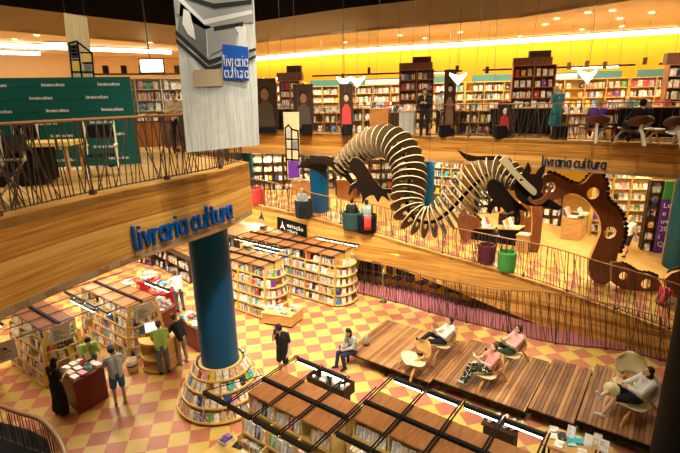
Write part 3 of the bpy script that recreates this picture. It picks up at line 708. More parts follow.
P1=atz(133,371,0); t=thing('waste_basket','small woven basket on the floor beside the round desk','basket',P1); b=MB(); b.lathe([(0,.01),(.13,.01),(.17,.2),(.16,.42),(.14,.42),(.14,.03)],n=20); b.build('basket_body','cream',t,smooth=True); b=MB(); b.lathe([(.165,.2),(.178,.23),(.165,.26)],n=20); b.build('band','teal_fabric',t)
# far tables with piles, red cloth, and dark low shelving under the balcony
def red_table(px,py,label,sd,r=.55,h=.85,books=8):
    p=atz(px,py,0); t=thing('book_table',label,'table',p); b=MB(); b.lathe([(r*.8,0),(r*.78,h-.06),(r,h-.05),(r,h),(0,h)],n=20); b.build('cloth','red',t)
    R=random.Random(sd)
    for i in range(books):
        a=2*PI*i/books; z=h
        for k in range(R.randint(2,5)): flatbook(p+V((math.cos(a)*r*.6,math.sin(a)*r*.6,z)),a+R.random(),'on '+label,False,.18,.25,.05); z+=.05
    for k in range(5): flatbook(p+V((0,0,h+.05*k)),R.random()*3,'on '+label,False,.2,.27,.05)
red_table(128,308,'red draped round table with book piles under the balcony edge',1); red_table(150,296,'red draped round table with grey book piles',2); red_table(166,308,'red draped round table nearest the man in white',3)
for A,B,Cc,lab,sd in (((160,338),(178,326),(140,326),'dark red wooden table with books behind the dark clothed man',11),((199,353),(212,342),(183,342),'dark red table of books beside the blue column',12)):
    t,top,a,c=pxbox('book_table',lab,'table',A,B,Cc,.85,mats=('red_kiosk','red_kiosk')); spread(top,4,4,'on the '+lab,False,seed=sd,stack=4,a=a)
def low_shelf(p,q,h,label,sd,wood='dark_brown',tiers=3,depth=.35,nb=5,where=None,light='shelf_wood'):
    p,q=V(p),V(q); z=p.z; L=(q-p).length; d=(q-p); d.z=0; d.normalize(); t=thing('shelf_unit',label,'shelf unit',p,math.atan2(d.y,d.x)); n=V((-d.y,d.x,0)); R=random.Random(sd)
    b=MB(); b.box(0,depth-.03,0,L,depth,h); b.build('back_panel',light,t)
    th=h/tiers
    for k in range(tiers+1): b=MB(); b.box(0,0,th*k-.0,L,depth,th*k+.03); b.build('shelf',wood,t)
    for i in range(nb+1): b=MB(); b.box(L*i/nb-.015,0,0,L*i/nb+.015,depth,h); b.build('upright',wood,t)
    for k in range(tiers):
        for i in range(nb):
            P=p+d*(L*i/nb+.05)+n*.04+V((0,0,th*k+.03)); Lb=L/nb-.1
            if R.random()<.55: row_face(P,d,max(1,int(Lb/.2)),Lb/max(1,int(Lb/.2)),label,False,w=.16,h=min(.26,th*.7),r=R)
            else: row_spine(P,d,Lb,label,False,h=min(.26,th*.75),r=R,d=min(.18,depth-.1))
    return t
low_shelf(atz(150,262,0)+V((0,0,0)),atz(190,284,0),1.1,'low dark shelf unit with books left of the blue column',21,nb=4,tiers=2)
low_shelf(atz(120,258,0),atz(152,266,0),1.1,'low dark shelf unit deep under the balcony',22,nb=3,tiers=2)
low_shelf(atz(212,262,0),atz(236,270,0),1.6,'shelf unit against the beige wall left of the slim post',23,nb=3,tiers=3)
# ---------------------------------------------------------------- wooden deck
DA,DB=[],[]
def deck(label,e0,e1,n0,n1,z,th,sd):
    R=random.Random(sd); O=EN(e0,n0); t=thing('wooden_deck',label,'deck',O,ANG,None); L=e1-e0; Wd=n1-n0; x=0; mb=MB()
    while x<L-.02:
        w=min(.105,L-x); mb.box(x+.006,0,z-.035,x+w-.006,Wd,z,R.choice((0,0,1,2,1,0))); x+=w
    mb.build('deck_boards',['deck_a','deck_b','deck_c'],t)
    b=MB(); b.box(0,.03,z-.035-th,L,.08,z-.036); b.box(0,Wd-.1,z-.035-th,L,Wd-.05,z-.036); b.box(0,.08,z-.07,L,Wd-.1,z-.036); b.build('frame','black',t)
    for x in (.08,L*.5,L-.08):
        for y in ((.08 if e0<-7 else .35),Wd-.1):
            b=MB(); b.box(x-.03,y-.03,0,x+.03,y+.03,z-.04); b.build('leg','black',t)
deck('left deck section of reddish boards on which the dark haired woman sits',-7.6,-4.68,10.36,12.95,.40,.06,1)
deck('second deck section from the left, under the reading woman in patterned trousers',-4.66,-2.2,10.55,13.25,.42,.12,2)
deck('third narrow deck section between the two wider ones',-2.18,-1.12,10.74,13.5,.43,.14,3)
deck('rightmost deck section below the cream shell chairs',-1.10,.5,10.92,13.85,.44,.15,4)
def decktop(px,py,z): return atz(px,py,z)
# ---------------------------------------------------------------- shell chairs
def shell_chair(label,loc,rz,seat='shell_cream',back='chair_wood',backin=None,leg='chair_wood',group=None,s=1.,bh=.36,bw=.4):
    t=thing('shell_chair',label,'chair',loc,rz,group); n=10
    g=[]
    for j in range(7):
        v=j/6; w=.45*math.sqrt(max(.05,1-(2*(v-.5))**2*.72)); row=[]
        for i in range(n+1):
            u=-1+2*i/n; row.append(V((u*w,.30-.52*v,.37+.11*abs(u)**2.2-.05*v))*s)
        g.append(row)
    b=MB(); b.shell(g,(0,0,.018)); b.build('seat',seat,t,smooth=True)
    g=[]
    for j in range(7):
        v=j/6; w=bw*math.sqrt(max(.05,1-(2*(v-.5))**2*.8)); row=[]
        for i in range(n+1):
            u=-1+2*i/n; row.append(V((u*w,-.33-.14*v+.13*u*u,.50+bh*v))*s)
        g.append(row)
    b=MB(); b.shell(g,(0,.018,0)); b.build('backrest',backin or back,t,smooth=True)
    for sx in (-1,1):
        b=MB(); P=[V((sx*.24,.02,.36)),V((sx*.29,.18,.34)),V((sx*.34,.30,.2)),V((sx*.36,.36,0))]
        for p,q in zip(P,P[1:]): b.pbox(V(p)*s-V((.03,0,0)),(.06,0,0),(V(q)-V(p))*s,(0,-.045,.01))
        b.build('leg',leg,t)
    b=MB(); P=[V((0,.0,.35)),V((0,-.3,.42)),V((0,-.46,.3)),V((0,-.64,0))]
    for p,q in zip(P,P[1:]): b.pbox(V(p)*s-V((.04,0,0)),(.08,0,0),(V(q)-V(p))*s,(0,-.04,.015))
    b.build('leg',leg,t)
    b=MB(); b.pbox((-.04*s,-.3*s,.36*s),(.08*s,0,0),(0,-.08*s,.2*s),(0,.02,0)); b.build('back_support',leg,t)
    return t
CH={}
def put_chair(key,px,py,z,rz,label,**k):
    p=atz(px,py,z); CH[key]=(p,rz); shell_chair(label,p,rz,**k)
D2=math.radians
put_chair('c1',414,372,.40,D2(112),'empty cream shell chair on the deck behind the sitting dark haired woman')
put_chair('c2',441,354,.42,D2(95),'shell chair holding the man in the white shirt')
put_chair('c3',484,384,.42,D2(98),'shell chair holding the woman in patterned trousers')
put_chair('c4',508,364,.42,D2(100),'shell chair holding the reader in pale pink')
put_chair('c5',629,416,.44,D2(85),'shell chair holding the long haired woman in black and white',back='shell_grey',bh=.5,s=1.08)
put_chair('c6',630,398,.44,D2(165),'empty cream shell chair with large curved back beside the long haired woman',seat='shell_cream',back='shell_cream',s=1.05,bh=.52,bw=.36)
# stanchion
P=atz(383,302,0); t=thing('stanchion','chrome post on round base standing before the ground railing','stanchion',P); b=MB(); b.tube((0,0,0),(0,0,1.45),.025,n=10); b.build('pole','metal',t,smooth=True); b=MB(); b.lathe([(0,.03),(.16,.02),(.17,0)],n=24); b.build('base','metal',t); b=MB(); b.lathe([(0,1.47),(.035,1.46),(.035,1.4)],n=12); b.build('cap','metal',t)
# black chairs stored before the yellow wall under the mezzanine
bc=None
for i,(x,y) in enumerate([(352,285),(360,287),(370,289),(380,291),(392,293),(404,295),(416,298),(430,302),(444,306),(456,309),(468,312)]):
    p=atz(x,y,0)
    if p.z is None: continue
    if bc is None:
        bc=thing('office_chair','','chair',p,0,'black chairs under the mezzanine'); b=MB(); b.box(-.2,-.2,.45,.2,.2,.5); b.build('seat','black',bc); b=MB(); b.box(-.2,.17,.55,.2,.22,1.15); b.build('backrest','black',bc); b=MB(); b.tube((0,0,.05),(0,0,.45),.03); b.build('pole','steel_dark',bc)
        b=MB()
        for k in range(5): a=2*PI*k/5; b.tube((0,0,.1),(.28*math.cos(a),.28*math.sin(a),.03),.02)
        b.build('base','steel_dark',bc); o=bc
    else: o=dup(bc,p)
    o.location=(p.x+.3,p.y+.5,0); o.rotation_euler=(0,0,ANG+.4*(i%3-1)); o['label']='black office chair under the mezzanine behind the ground railing'
# ================================================================ people
def caps(mb,p,q,r1,r2,n=10,k=4,m=0):
    p,q=V(p),V(q); d=q-p; L=d.length
    if L<1e-5: d=V((0,0,1))
    d=d.normalized(); a=d.orthogonal().normalized(); b=d.cross(a); vs=[]
    rings=[(p,r1,-PI/2+PI/2*i/k) for i in range(k+1)]+[(q,r2,PI/2*i/k) for i in range(k+1)]
    for c,r,ph in rings:
        for i in range(n):
            t=2*PI*i/n; vs.append(c+d*(r*math.sin(ph))+(a*math.cos(t)+b*math.sin(t))*max(r*math.cos(ph),.0004))
    R=len(rings); fs=[(j*n+i,j*n+(i+1)%n,(j+1)*n+(i+1)%n,(j+1)*n+i) for j in range(R-1) for i in range(n)]
    fs+=[tuple(range(n-1,-1,-1)),tuple(range((R-1)*n,R*n))]
    mb.add(vs,fs,m)
def vox(o,s,smooth=4):
    m=o.modifiers.new('union','REMESH'); m.mode='VOXEL'; m.voxel_size=s; m.use_smooth_shade=True
    if smooth: k=o.modifiers.new('soft','SMOOTH'); k.iterations=smooth; k.factor=.5
SK={'a':(.62,.38,.25),'b':(.42,.24,.14),'c':(.72,.48,.34)}
for k,c in SK.items(): mat('skin_'+k,c,.55)
CL={'black':(.015,.015,.018),'white':(.8,.78,.72),'lime':(.38,.62,.12),'paleblue':(.5,.62,.68),'blue':(.04,.16,.5),'jeans':(.1,.16,.27),'grey':(.2,.24,.24),'pink':(.78,.45,.4),'salmon':(.75,.3,.25),'teal':(.03,.2,.24),'purple':(.16,.05,.4),'navy':(.02,.03,.08),'beige':(.6,.48,.3),'red':(.55,.07,.08),'darkgreen':(.03,.06,.03),'pattern':(.1,.1,.08),'brown':(.12,.06,.03),'khaki':(.35,.3,.2)}
def patt(nt,b):
    mp=texco(nt,(1,1,1)); v=nt.nodes.new('ShaderNodeTexVoronoi'); v.inputs['Scale'].default_value=14; nt.links.new(mp.outputs[0],v.inputs['Vector']); r=ramp(nt,[(0,(.7,.62,.45)),(.35,(.02,.03,.02))],'CONSTANT'); nt.links.new(v.outputs['Distance'],r.inputs[0]); nt.links.new(r.outputs[0],b.inputs['Base Color'])
def plaid(nt,b):
    mp=texco(nt,(1,1,1)); v=nt.nodes.new('ShaderNodeTexVoronoi'); v.inputs['Scale'].default_value=22; nt.links.new(mp.outputs[0],v.inputs['Vector']); r=ramp(nt,[(0,(.1,.16,.18)),(.4,(.42,.46,.4))],'CONSTANT'); nt.links.new(v.outputs['Distance'],r.inputs[0]); nt.links.new(r.outputs[0],b.inputs['Base Color'])
for k,c in CL.items(): mat('cloth_'+k,c,.85,nodes=patt if k=='pattern' else plaid if k=='grey' else None)
mat('hair_dark',(.02,.012,.01),.5); mat('hair_brown',(.09,.04,.02),.5); mat('hair_blond',(.5,.34,.14),.5); mat('hair_grey',(.35,.32,.28),.6); mat('eye',(.02,.015,.01),.3); mat('lips',(.4,.13,.1),.5)
def P2(d,**k): e=dict(d); e.update({a:(V(b) if len(b)==3 else b) for a,b in k.items()}); return e
ST=dict(pel=(0,0,.95),che=(0,.01,1.32),nek=(0,.02,1.47),hed=(0,.06,1.62),shL=(-.185,.0,1.41),shR=(.185,.0,1.41),elL=(-.25,-.02,1.12),elR=(.25,-.02,1.12),haL=(-.25,.1,.88),haR=(.25,.1,.88),
 hiL=(-.095,0,.92),hiR=(.095,0,.92),knL=(-.11,.03,.5),knR=(.11,.03,.5),anL=(-.12,-.02,.09),anR=(.12,-.02,.09))
POSE={'stand':ST,
'read':dict(ST,elL=(-.23,.02,1.13),elR=(.23,.02,1.13),haL=(-.1,.27,1.2),haR=(.1,.27,1.2),hed=(0,.1,1.6)),
'lean':dict(ST,pel=(0,-.06,.94),che=(0,.1,1.27),nek=(0,.17,1.41),hed=(0,.26,1.52),shL=(-.18,.13,1.36),shR=(.18,.13,1.36),elL=(-.24,.24,1.1),elR=(.24,.24,1.1),haL=(-.16,.45,1.0),haR=(.16,.45,1.0)),
'phone':dict(ST,hed=(0,.12,1.58),elL=(-.23,.0,1.13),elR=(.27,.06,1.15),haL=(-.06,.25,1.22),haR=(.1,.2,1.45)),
'walk':dict(ST,knL=(-.1,.16,.5),anL=(-.1,.26,.1),knR=(.1,-.02,.5),anR=(.1,-.26,.14),elL=(-.24,-.14,1.13),haL=(-.23,-.16,.86),elR=(.24,.08,1.13),haR=(.2,.28,1.0)),
'edge':dict(pel=(0,-.05,.1),che=(0,0,.47),nek=(0,.04,.62),hed=(0,.12,.75),shL=(-.18,.01,.56),shR=(.18,.01,.56),elL=(-.22,.1,.32),elR=(.22,.1,.32),haL=(-.08,.32,.26),haR=(.08,.32,.26),hiL=(-.1,-.02,.1),hiR=(.1,-.02,.1),knL=(-.11,.42,.12),knR=(.11,.42,.12),anL=(-.12,.36,-.3),anR=(.12,.5,-.3)),
'lounge':dict(pel=(0,-.08,.49),che=(0,-.25,.83),nek=(0,-.27,.97),hed=(0,-.2,1.11),shL=(-.18,-.24,.91),shR=(.18,-.24,.91),elL=(-.24,-.02,.7),elR=(.24,-.02,.7),haL=(-.09,.2,.78),haR=(.09,.2,.78),hiL=(-.1,-.06,.48),hiR=(.1,-.06,.48),knL=(-.11,.4,.58),knR=(.11,.38,.56),anL=(-.1,.6,.2),anR=(.1,.62,.1)),
'cross':dict(pel=(0,-.08,.49),che=(0,-.27,.82),nek=(0,-.29,.96),hed=(0,-.22,1.1),shL=(-.18,-.26,.9),shR=(.18,-.26,.9),elL=(-.24,-.02,.7),elR=(.24,-.02,.7),haL=(-.09,.18,.76),haR=(.09,.18,.76),hiL=(-.1,-.06,.48),hiR=(.1,-.06,.48),knL=(-.1,.4,.52),knR=(.06,.36,.68),anL=(-.1,.62,.1),anR=(-.12,.72,.56)),
'floor':dict(pel=(0,-.05,.13),che=(0,.12,.46),nek=(0,.18,.58),hed=(0,.27,.68),shL=(-.17,.14,.53),shR=(.17,.14,.53),elL=(-.26,.26,.3),elR=(.26,.26,.3),haL=(-.1,.42,.22),haR=(.1,.42,.22),hiL=(-.1,-.02,.12),hiR=(.1,-.02,.12),knL=(-.34,.34,.2),knR=(.34,.34,.2),anL=(.02,.4,.08),anR=(-.02,.52,.08)),
'pouf':dict(pel=(0,-.05,.55),che=(0,-.02,.92),nek=(0,.02,1.06),hed=(0,.06,1.2),shL=(-.18,0,1.0),shR=(.18,0,1.0),elL=(-.24,.08,.76),elR=(.24,.08,.76),haL=(-.1,.3,.7),haR=(.1,.3,.7),hiL=(-.1,-.02,.53),hiR=(.1,-.02,.53),knL=(-.11,.42,.52),knR=(.11,.42,.52),anL=(-.12,.42,.09),anR=(.12,.42,.09)),
}
PQ=[]
def person(*a,**k): PQ.append((a,k))
def build_person(label,loc,rz,pose='stand',top='black',bottom='jeans',hair='dark',skin='a',long_hair=False,sleeve='short',legs='long',s=1.,prop=None,cap=None,shoe='black',dress=False,vs=.0095,female=False,fold=None,**ov):
    J={k:V(v) for k,v in POSE[pose].items()}
    for k,v in ov.items(): J[k]=V(v)
    b=MB(); w=.92 if female else 1.
    c=lambda p,q,r,r2: caps(b,J[p] if isinstance(p,str) else p,J[q] if isinstance(q,str) else q,r,r2)
    up_=(J['nek']-J['pel']).normalized(); side=(J['shR']-J['shL']).normalized(); fwd=up_.cross(side).normalized()
    if fwd.y<0: fwd=-fwd
    for sx in (-1,1): caps(b,J['pel']+side*.055*sx,J['che']+side*.075*sx,.105*w,.105*w); caps(b,J['che']+side*.06*sx,J['che']+side*.07*sx+up_*.08,.1*w,.075*w)
    c('shL','shR',.062,.062); c('che','nek',.09,.055); c('nek','hed',.052,.05)
    # head with face
    h=J['hed']; f=fwd*.9+V((0,0,-.15 if pose in('read','lean','phone','edge','floor') else .05)); f.normalize(); hs=side; hu=hs.cross(f).normalized()
    if hu.z<0: hu=-hu
    caps(b,h+hu*.045-f*.012,h-hu*.02-f*.005,.082,.076,12); caps(b,h-hu*.05+f*.03,h-hu*.085+f*.045,.052,.028); caps(b,h+f*.07+hu*.01,h+f*.092-hu*.028,.009,.014,8)
    for sx in (-1,1): caps(b,h+hs*.078*sx-hu*.0,h+hs*.08*sx-hu*.03-f*.005,.014,.011,8); caps(b,h+f*.066+hs*.03*sx+hu*.033,h+f*.07+hs*.02*sx+hu*.033,.012,.01,8)
    for S_,sx in (('L',-1),('R',1)):
        c('sh'+S_,'el'+S_,.05*w,.04*w); c('el'+S_,'ha'+S_,.039*w,.026*w)
        el,ha=J['el'+S_],J['ha'+S_]; d=(ha-el).normalized(); pn=(side*-sx); pn=(pn-d*pn.dot(d)).normalized(); ac=d.cross(pn).normalized()
        if ac.dot(V((0,.2,1)))<0: ac=-ac
        pm=ha+d*.07
        for o in (-.018,0,.018): caps(b,ha+d*.01+ac*o*.6,pm+ac*o*1.3,.017,.015,8,3)
        for i,(o,l) in enumerate(((-.03,.052),(-.0105,.068),(.0105,.072),(.03,.062))):
            k0=pm+ac*o; k1=k0+d*l*.55+pn*.008; k2=k1+d*l*.4+pn*l*.4; caps(b,k0-d*.02,k1,.0095,.009,7,2); caps(b,k1,k2,.009,.0078,7,2)
        caps(b,ha+d*.02+ac*.02,ha+d*.05+ac*.047+pn*.012,.012,.0105,7,2); caps(b,ha+d*.05+ac*.047+pn*.012,ha+d*.082+ac*.05+pn*.028,.0102,.0085,7,2)
        c('hi'+S_,'kn'+S_,.083*w,.056*w); 
        kn,an=J['kn'+S_],J['an'+S_]; mid=kn.lerp(an,.3)+(-fwd*.012); caps(b,kn,mid,.055*w,.056*w); caps(b,mid,an,.056*w,.037*w)
        sd=(an-kn).normalized(); ft=(fwd if abs(sd.z)>.6 else (V((0,.5,1)))); ft=(ft-sd*ft.dot(sd)).normalized()
        caps(b,an-V((0,0,.03)),an+ft*.12+sd*.055,.035,.026)
    root=b.build('person',['skin_'+skin]); root.location=loc; root.rotation_euler=(0,0,rz); root.scale=(s,s,s); vox(root,vs,3)
    tag(root,label,'person')
    def part(name,mb,m,v=.013,sm=3,lab=None): o=mb.build(name,m,root); vox(o,v,sm) if v else None; return o
    for sx in (-1,1): e=MB(); e.ell(h+f*.073+hs*.03*sx+hu*.018,(.011,.011,.009),8,6); part('eye',e,'eye',0)
    e=MB(); e.ell(h+f*.079-hu*.052,(.022,.008,.007),8,6); part('mouth',e,'lips',0)
    # hair
    b=MB(); 
    caps(b,h+hu*.052-f*.024,h-hu*.012-f*.034,.092,.084,12)
    if long_hair: caps(b,h-f*.055,h-f*.1-V((0,0,.22)),.08,.06); caps(b,h-f*.05+hs*.05,h-f*.05+hs*.07-V((0,0,.18)),.04,.03); caps(b,h-f*.05-hs*.05,h-f*.05-hs*.07-V((0,0,.18)),.04,.03)
    part('hair',b,'hair_'+hair,.012)
    if cap: b=MB(); caps(b,h+hu*.07-f*.02,h+hu*.03-f*.022,.092,.099,12); b.pbox(h+hu*.045+f*.06-hs*.07,hs*.14,f*.1,hu*.012); part('cap',b,'cloth_'+cap,.01,1)
    # top
    b=MB(); c=lambda p,q,r,r2: caps(b,J[p] if isinstance(p,str) else p,J[q] if isinstance(q,str) else q,r,r2)
    lo=J['pel'] if not dress else J['pel']
    for sx in (-1,1): caps(b,lo+side*.06*sx,J['che']+side*.085*sx,.118*w,.12*w); caps(b,J['che']+side*.07*sx,J['che']+side*.07*sx+up_*.085,.112*w,.085*w)
    c('shL','shR',.074,.074)
    for S_ in 'LR':
        if sleeve=='short': caps(b,J['sh'+S_],J['sh'+S_].lerp(J['el'+S_],.7),.07,.062)
        elif sleeve=='long': c('sh'+S_,'el'+S_,.068,.055); caps(b,J['el'+S_],J['el'+S_].lerp(J['ha'+S_],.88),.055,.042)
    part('dress_bodice' if dress else 'shirt',b,'cloth_'+top)
    # bottoms
    b=MB()
    for sx in (-1,1): caps(b,J['pel']+side*.05*sx,J['pel']+side*.05*sx+up_*.03,.118,.112)
    for S_ in 'LR':
        hi,kn,an=J['hi'+S_],J['kn'+S_],J['an'+S_]
        if legs=='long': caps(b,hi,kn,.1,.073); caps(b,kn,an,.072,.055)
        elif legs=='short': caps(b,hi,hi.lerp(kn,.85),.102,.092)
        elif legs=='skirt':
            caps(b,hi,kn,.12,.13)
            if dress: caps(b,kn,kn.lerp(an,.75),.13,.15); caps(b,J['hiL'].lerp(J['knL'],.9),J['hiR'].lerp(J['knR'],.9),.13,.13)
    if legs!='none': part('skirt' if legs=='skirt' else 'shorts' if legs=='short' else 'trousers',b,'cloth_'+bottom)
    for S_ in 'LR':
        kn,an=J['kn'+S_],J['an'+S_]; sd=(an-kn).normalized(); ft=(fwd if abs(sd.z)>.6 else V((0,.5,1))); ft=(ft-sd*ft.dot(sd)).normalized()
        b=MB(); caps(b,an-V((0,0,.025))-ft*.03,an+ft*.13+sd*.05,.047,.036); caps(b,an+sd*.02,an+sd*.045-ft*.04,.045,.042); part('shoe',b,'cloth_'+shoe,.011,2)
    if prop:
        m=(J['haL']+J['haR'])/2+V((0,.07,.02)); 
        R=Matrix.Rotation(rz,3,'Z'); P=V(loc)+R@(m*s)
        ax=R@V((1,0,0)); dr=R@V((0,.55,.83)).normalized(); ay=ax.cross(dr)
        if prop=='open':
            o=MB(); r3=V((1,0,0)); d3=V((0,.5,.86)).normalized(); n3=r3.cross(d3)
            for sx in (-1,1):
                a=(r3*sx*.95-n3*-.25).normalized(); o.pbox(-d3*.12,a*.17,d3*.24,n3*.006*sx,0); o.pbox(-d3*.115-n3*.012,a*.16,d3*.23,-n3*.008*sx,1)
            ob=o.build('open_book',['cover_white' if 'patterned' in label else 'cover_tan','pages']); ob.location=P; ob.rotation_euler=(0,0,rz); tag(ob,'open book held by the '+label.split(',')[0],'book')
        elif prop=='phone':
            o=MB(); o.box(-.035,-.005,-.07,.035,.005,.07); ob=o.build('phone','black_gloss'); ob.location=V(loc)+R@((J['haR']+V((0,.06,.03)))*s); ob.rotation_euler=(0,0,rz); tag(ob,'dark phone held by the '+' '.join(label.split(',')[0].split()[:9]),'phone')
    return root
RZ=D2
# ground floor
g=lambda x,y,z=0: atz(x,y,z)
person('man in dark cap, printed black shirt and black shorts looking at his phone',g(284,377),RZ(150),'phone','black','black',cap='black',legs='short',prop='phone',s=1.04,skin='c',haL=(-.26,.08,.87),elL=(-.25,-.03,1.12),haR=(.06,.17,1.5))
person('man in lime green shirt and jeans leaning at the round desk',g(165,373),RZ(25),'lean','lime','jeans',hair='brown')
person('man in black shirt and khaki trousers standing beside the blue column',g(184,363),RZ(60),'lean','black','khaki',hair='brown',legs='long',shoe='white')
person('person with light blue shirt and bright blue shorts bending over the red desk',g(121,403),RZ(35),'lean','paleblue','blue',legs='short',cap='jeans',shoe='beige',s=1.0)
person('woman in long black dress at the red desk',g(62,414),RZ(-25),'read','black','black',legs='skirt',dress=True,long_hair=True,hair='dark',female=True,s=.96)
person('bearded man in lime green shirt behind the red desk',g(95,384),RZ(215),'lean','lime','jeans',hair='dark',s=1.0)
person('person in lime green shirt partly hidden behind the round desk',g(139,352),RZ(200),'stand','lime','black',hair='dark',s=.9)
person('person in white plaid shirt and jeans browsing the red table',g(181,311),RZ(40),'lean','white','jeans',hair='brown')
person('dark haired shopper between the two bookcases under the balcony',g(70,374),RZ(140),'read','darkgreen','black',hair='dark',s=.92)
# deck people
p=EN(-7.28,10.62,.44)
person('dark haired woman in grey patterned shirt sitting on the left deck edge',g(350,354,.42)+V((.05,.05,0)),RZ(125),'edge','grey','navy',long_hair=True,sleeve='long',female=True,prop='phone')
def seated(key,label,**k):
    p,rz=CH[key]; return person(label,p,rz,**k)
seated('c2','man in white shirt and black trousers reading with legs crossed',pose='cross',top='white',bottom='black',sleeve='long',prop='open',hair='dark')
seated('c3','woman in coral top and patterned trousers reading',pose='lounge',top='salmon',bottom='pattern',hair='brown',female=True,prop='open',shoe='grey',skin='c')
seated('c4','reader in pale pink shirt and dark green trousers',pose='cross',top='pink',bottom='darkgreen',hair='dark',prop='open',sleeve='long')
seated('c5','long haired woman in white top and black shorts reclining',pose='cross',top='white',bottom='black',legs='short',long_hair=True,female=True,shoe='white',skin='c',s=1.12,sleeve='long')
t=thing('handbag','beige backpack on the deck beside the dark haired woman','bag',g(366,345,.40)); b=MB(); caps(b,(0,0,.14),(0,0,.26),.13,.09); o=b.build('bag_body','cloth_khaki',t,smooth=True); b=MB(); b.path([(-.06,0,.3),(0,.02,.42),(.06,0,.3)],.012); b.build('strap','cream',t)
t=thing('hat','round cream straw hat on the lap of the long haired woman','hat',CH['c5'][0]+V((-.5,.05,.74)),0); b=MB(); b.lathe([(0,.12),(.09,.1),(.12,0),(.18,-.015),(.18,-.02),(0,-.01)],n=28); b.build('hat_body','shell_cream',t,smooth=True); t.rotation_euler=(.5,-.5,0)
# ================================================================ dragon
mat('rib_face',(.16,.1,.05),.5,nodes=grain((1,1,1),[(.3,(.1,.06,.025)),(.7,(.2,.135,.07))],nscale=3)); mat('rib_edge',(.5,.4,.22),.6); mat('dragon_dark',(.016,.008,.005),.6,spec=.1)
DRS=[10,12,14,15.5,16.5,17.3,17.6,17.6,17.6,17.6,17,16.5,17.5,19,21,21.5,20,17,15,12,9]
DP=[(340,169,14.3,15),(350,158,14.1,17),(361,149,13.8,19),(373,143,13.5,20.5),(385,141,13.2,21.5),(397,146,12.95,21.5),(405,157,12.75,21),(409,171,12.6,20.5),(409,187,12.4,20),(407,203,12.25,20),(411,215,12.1,19.5),(422,222,12.0,18.5),(435,221,11.95,19),(448,212,12.0,21),(460,200,12.1,23.5),(472,187,12.2,24),(484,177,12.25,22.5),(496,172,12.2,19.5),(507,174,12.05,17.5),(517,180,11.85,14.5),(525,187,11.7,11.5)]
DC=smooth_poly([atY(x,y,Y) for x,y,Y,r in DP],260); DR=[v.x for v in smooth_poly([V((r*Y/458,0,0)) for (x,y,Y,_),r in zip(DP,DRS)],260)]
dr_=thing('dragon_sculpture','huge hanging dragon sculpture of curved plywood ribs with claws and horns','sculpture',DC[120]); o3=dr_.location
L=[0]
for a,c in zip(DC,DC[1:]): L.append(L[-1]+(c-a).length)
def dat(s):
    k=0
    while k<len(L)-2 and L[k+1]<s: k+=1
    return k
s=0.0;i=0
while s<L[-1]:
    k=dat(s); p=DC[k]; tn=((DC[min(k+2,259)]-DC[max(k-2,0)]).normalized()+V((0,-.32,.0))).normalized(); r=DR[k]
    a=V((0,1,0)); a=(a-tn*a.dot(tn)).normalized(); u=tn.cross(a).normalized()
    # curvature centre side gets the small hole offset
    q=DC[min(k+12,259)]+DC[max(k-12,0)]-p*2; q=(q-tn*q.dot(tn)); q=q.normalized() if q.length>1e-4 else u
    if u.dot(q)<0: u=-u
    n=26; vs=[]; hw_=.013
    for side_ in (-1,1):
        for j in range(n):
            t=2*PI*j/n; vs.append(p+tn*hw_*side_+(a*math.cos(t)*.9+u*math.sin(t))*r)
        for j in range(n):
            t=2*PI*j/n; vs.append(p+tn*hw_*side_+u*.16*r+(a*math.cos(t)*.9+u*math.sin(t))*r*.56)
    b=MB(); f=[];m=[]
    for j in range(n):
        k2=(j+1)%n
        b.add([],[]); f.append((j,n+j,n+k2,k2)); m.append(0); f.append((2*n+j,2*n+k2,3*n+k2,3*n+j)); m.append(0)
        f.append((j,k2,2*n+k2,2*n+j)); m.append(1); f.append((n+j,3*n+j,3*n+k2,n+k2)); m.append(1)
    b.v=[tuple(v) for v in vs]; b.f=[list(x) for x in f]; b.m=m
    b.build('rib',['rib_face','rib_edge'],dr_,o3)
    s+=.19 if i<34 else .15; i+=1
b=MB(); b.path([DC[k]+V((0,0,0)) for k in range(0,260,5)],.05,n=8); b.build('spine','dragon_dark',dr_,o3)
def plate(name,px,Y,th,m,parent,o3,smooth=True,holes=(),mapf=None,mside=None):
    """flat sawn board: outline read at one distance, given real thickness"""
    f=mapf or (lambda x,y: atY(x,y,Y))
    pts=[f(*q) for q in px]
    if smooth:
        P=smooth_poly(pts+[pts[0]],len(pts)*5)[:-1]
    else: P=pts
    o_=P[0]; ex=(f(px[0][0]+10,px[0][1])-f(px[0][0],px[0][1])); ex.z=0; ex.normalize(); ez=V((0,0,1)); nrm=ez.cross(ex)*1.0
    cu=bpy.data.curves.new('tmp','CURVE'); cu.dimensions='2D'; cu.fill_mode='BOTH'; cu.extrude=th/2
    def spl(pl):
        sp=cu.splines.new('POLY'); sp.points.add(len(pl)-1); sp.use_cyclic_u=True
        for s_,q in zip(sp.points,pl): s_.co=((q-o_).dot(ex),(q-o_).dot(ez),0,1)
    spl(P)
    for hx,hy,hr in holes:
        c=f(hx,hy); r=(f(hx+hr,hy)-c).length
        spl([c+ex*r*math.cos(2*PI*j/20)+ez*r*math.sin(2*PI*j/20) for j in range(20)])
    ob=bpy.data.objects.new('tmp',cu); C.objects.link(ob); bpy.context.view_layer.update(); me=bpy.data.meshes.new_from_object(ob.evaluated_get(bpy.context.evaluated_depsgraph_get()))
    b=MB(); b.add([o_+ex*v.co.x+ez*v.co.y+nrm*v.co.z for v in me.vertices],[list(p.vertices) for p in me.polygons])
    if mside is not None:
        for k,p in enumerate(me.polygons):
            if abs(p.normal.z)<.5: b.m[k]=1
    bpy.data.objects.remove(ob); bpy.data.curves.remove(cu); bpy.data.meshes.remove(me)
    return b.build(name,[m]+([mside] if mside else []),parent,o3)
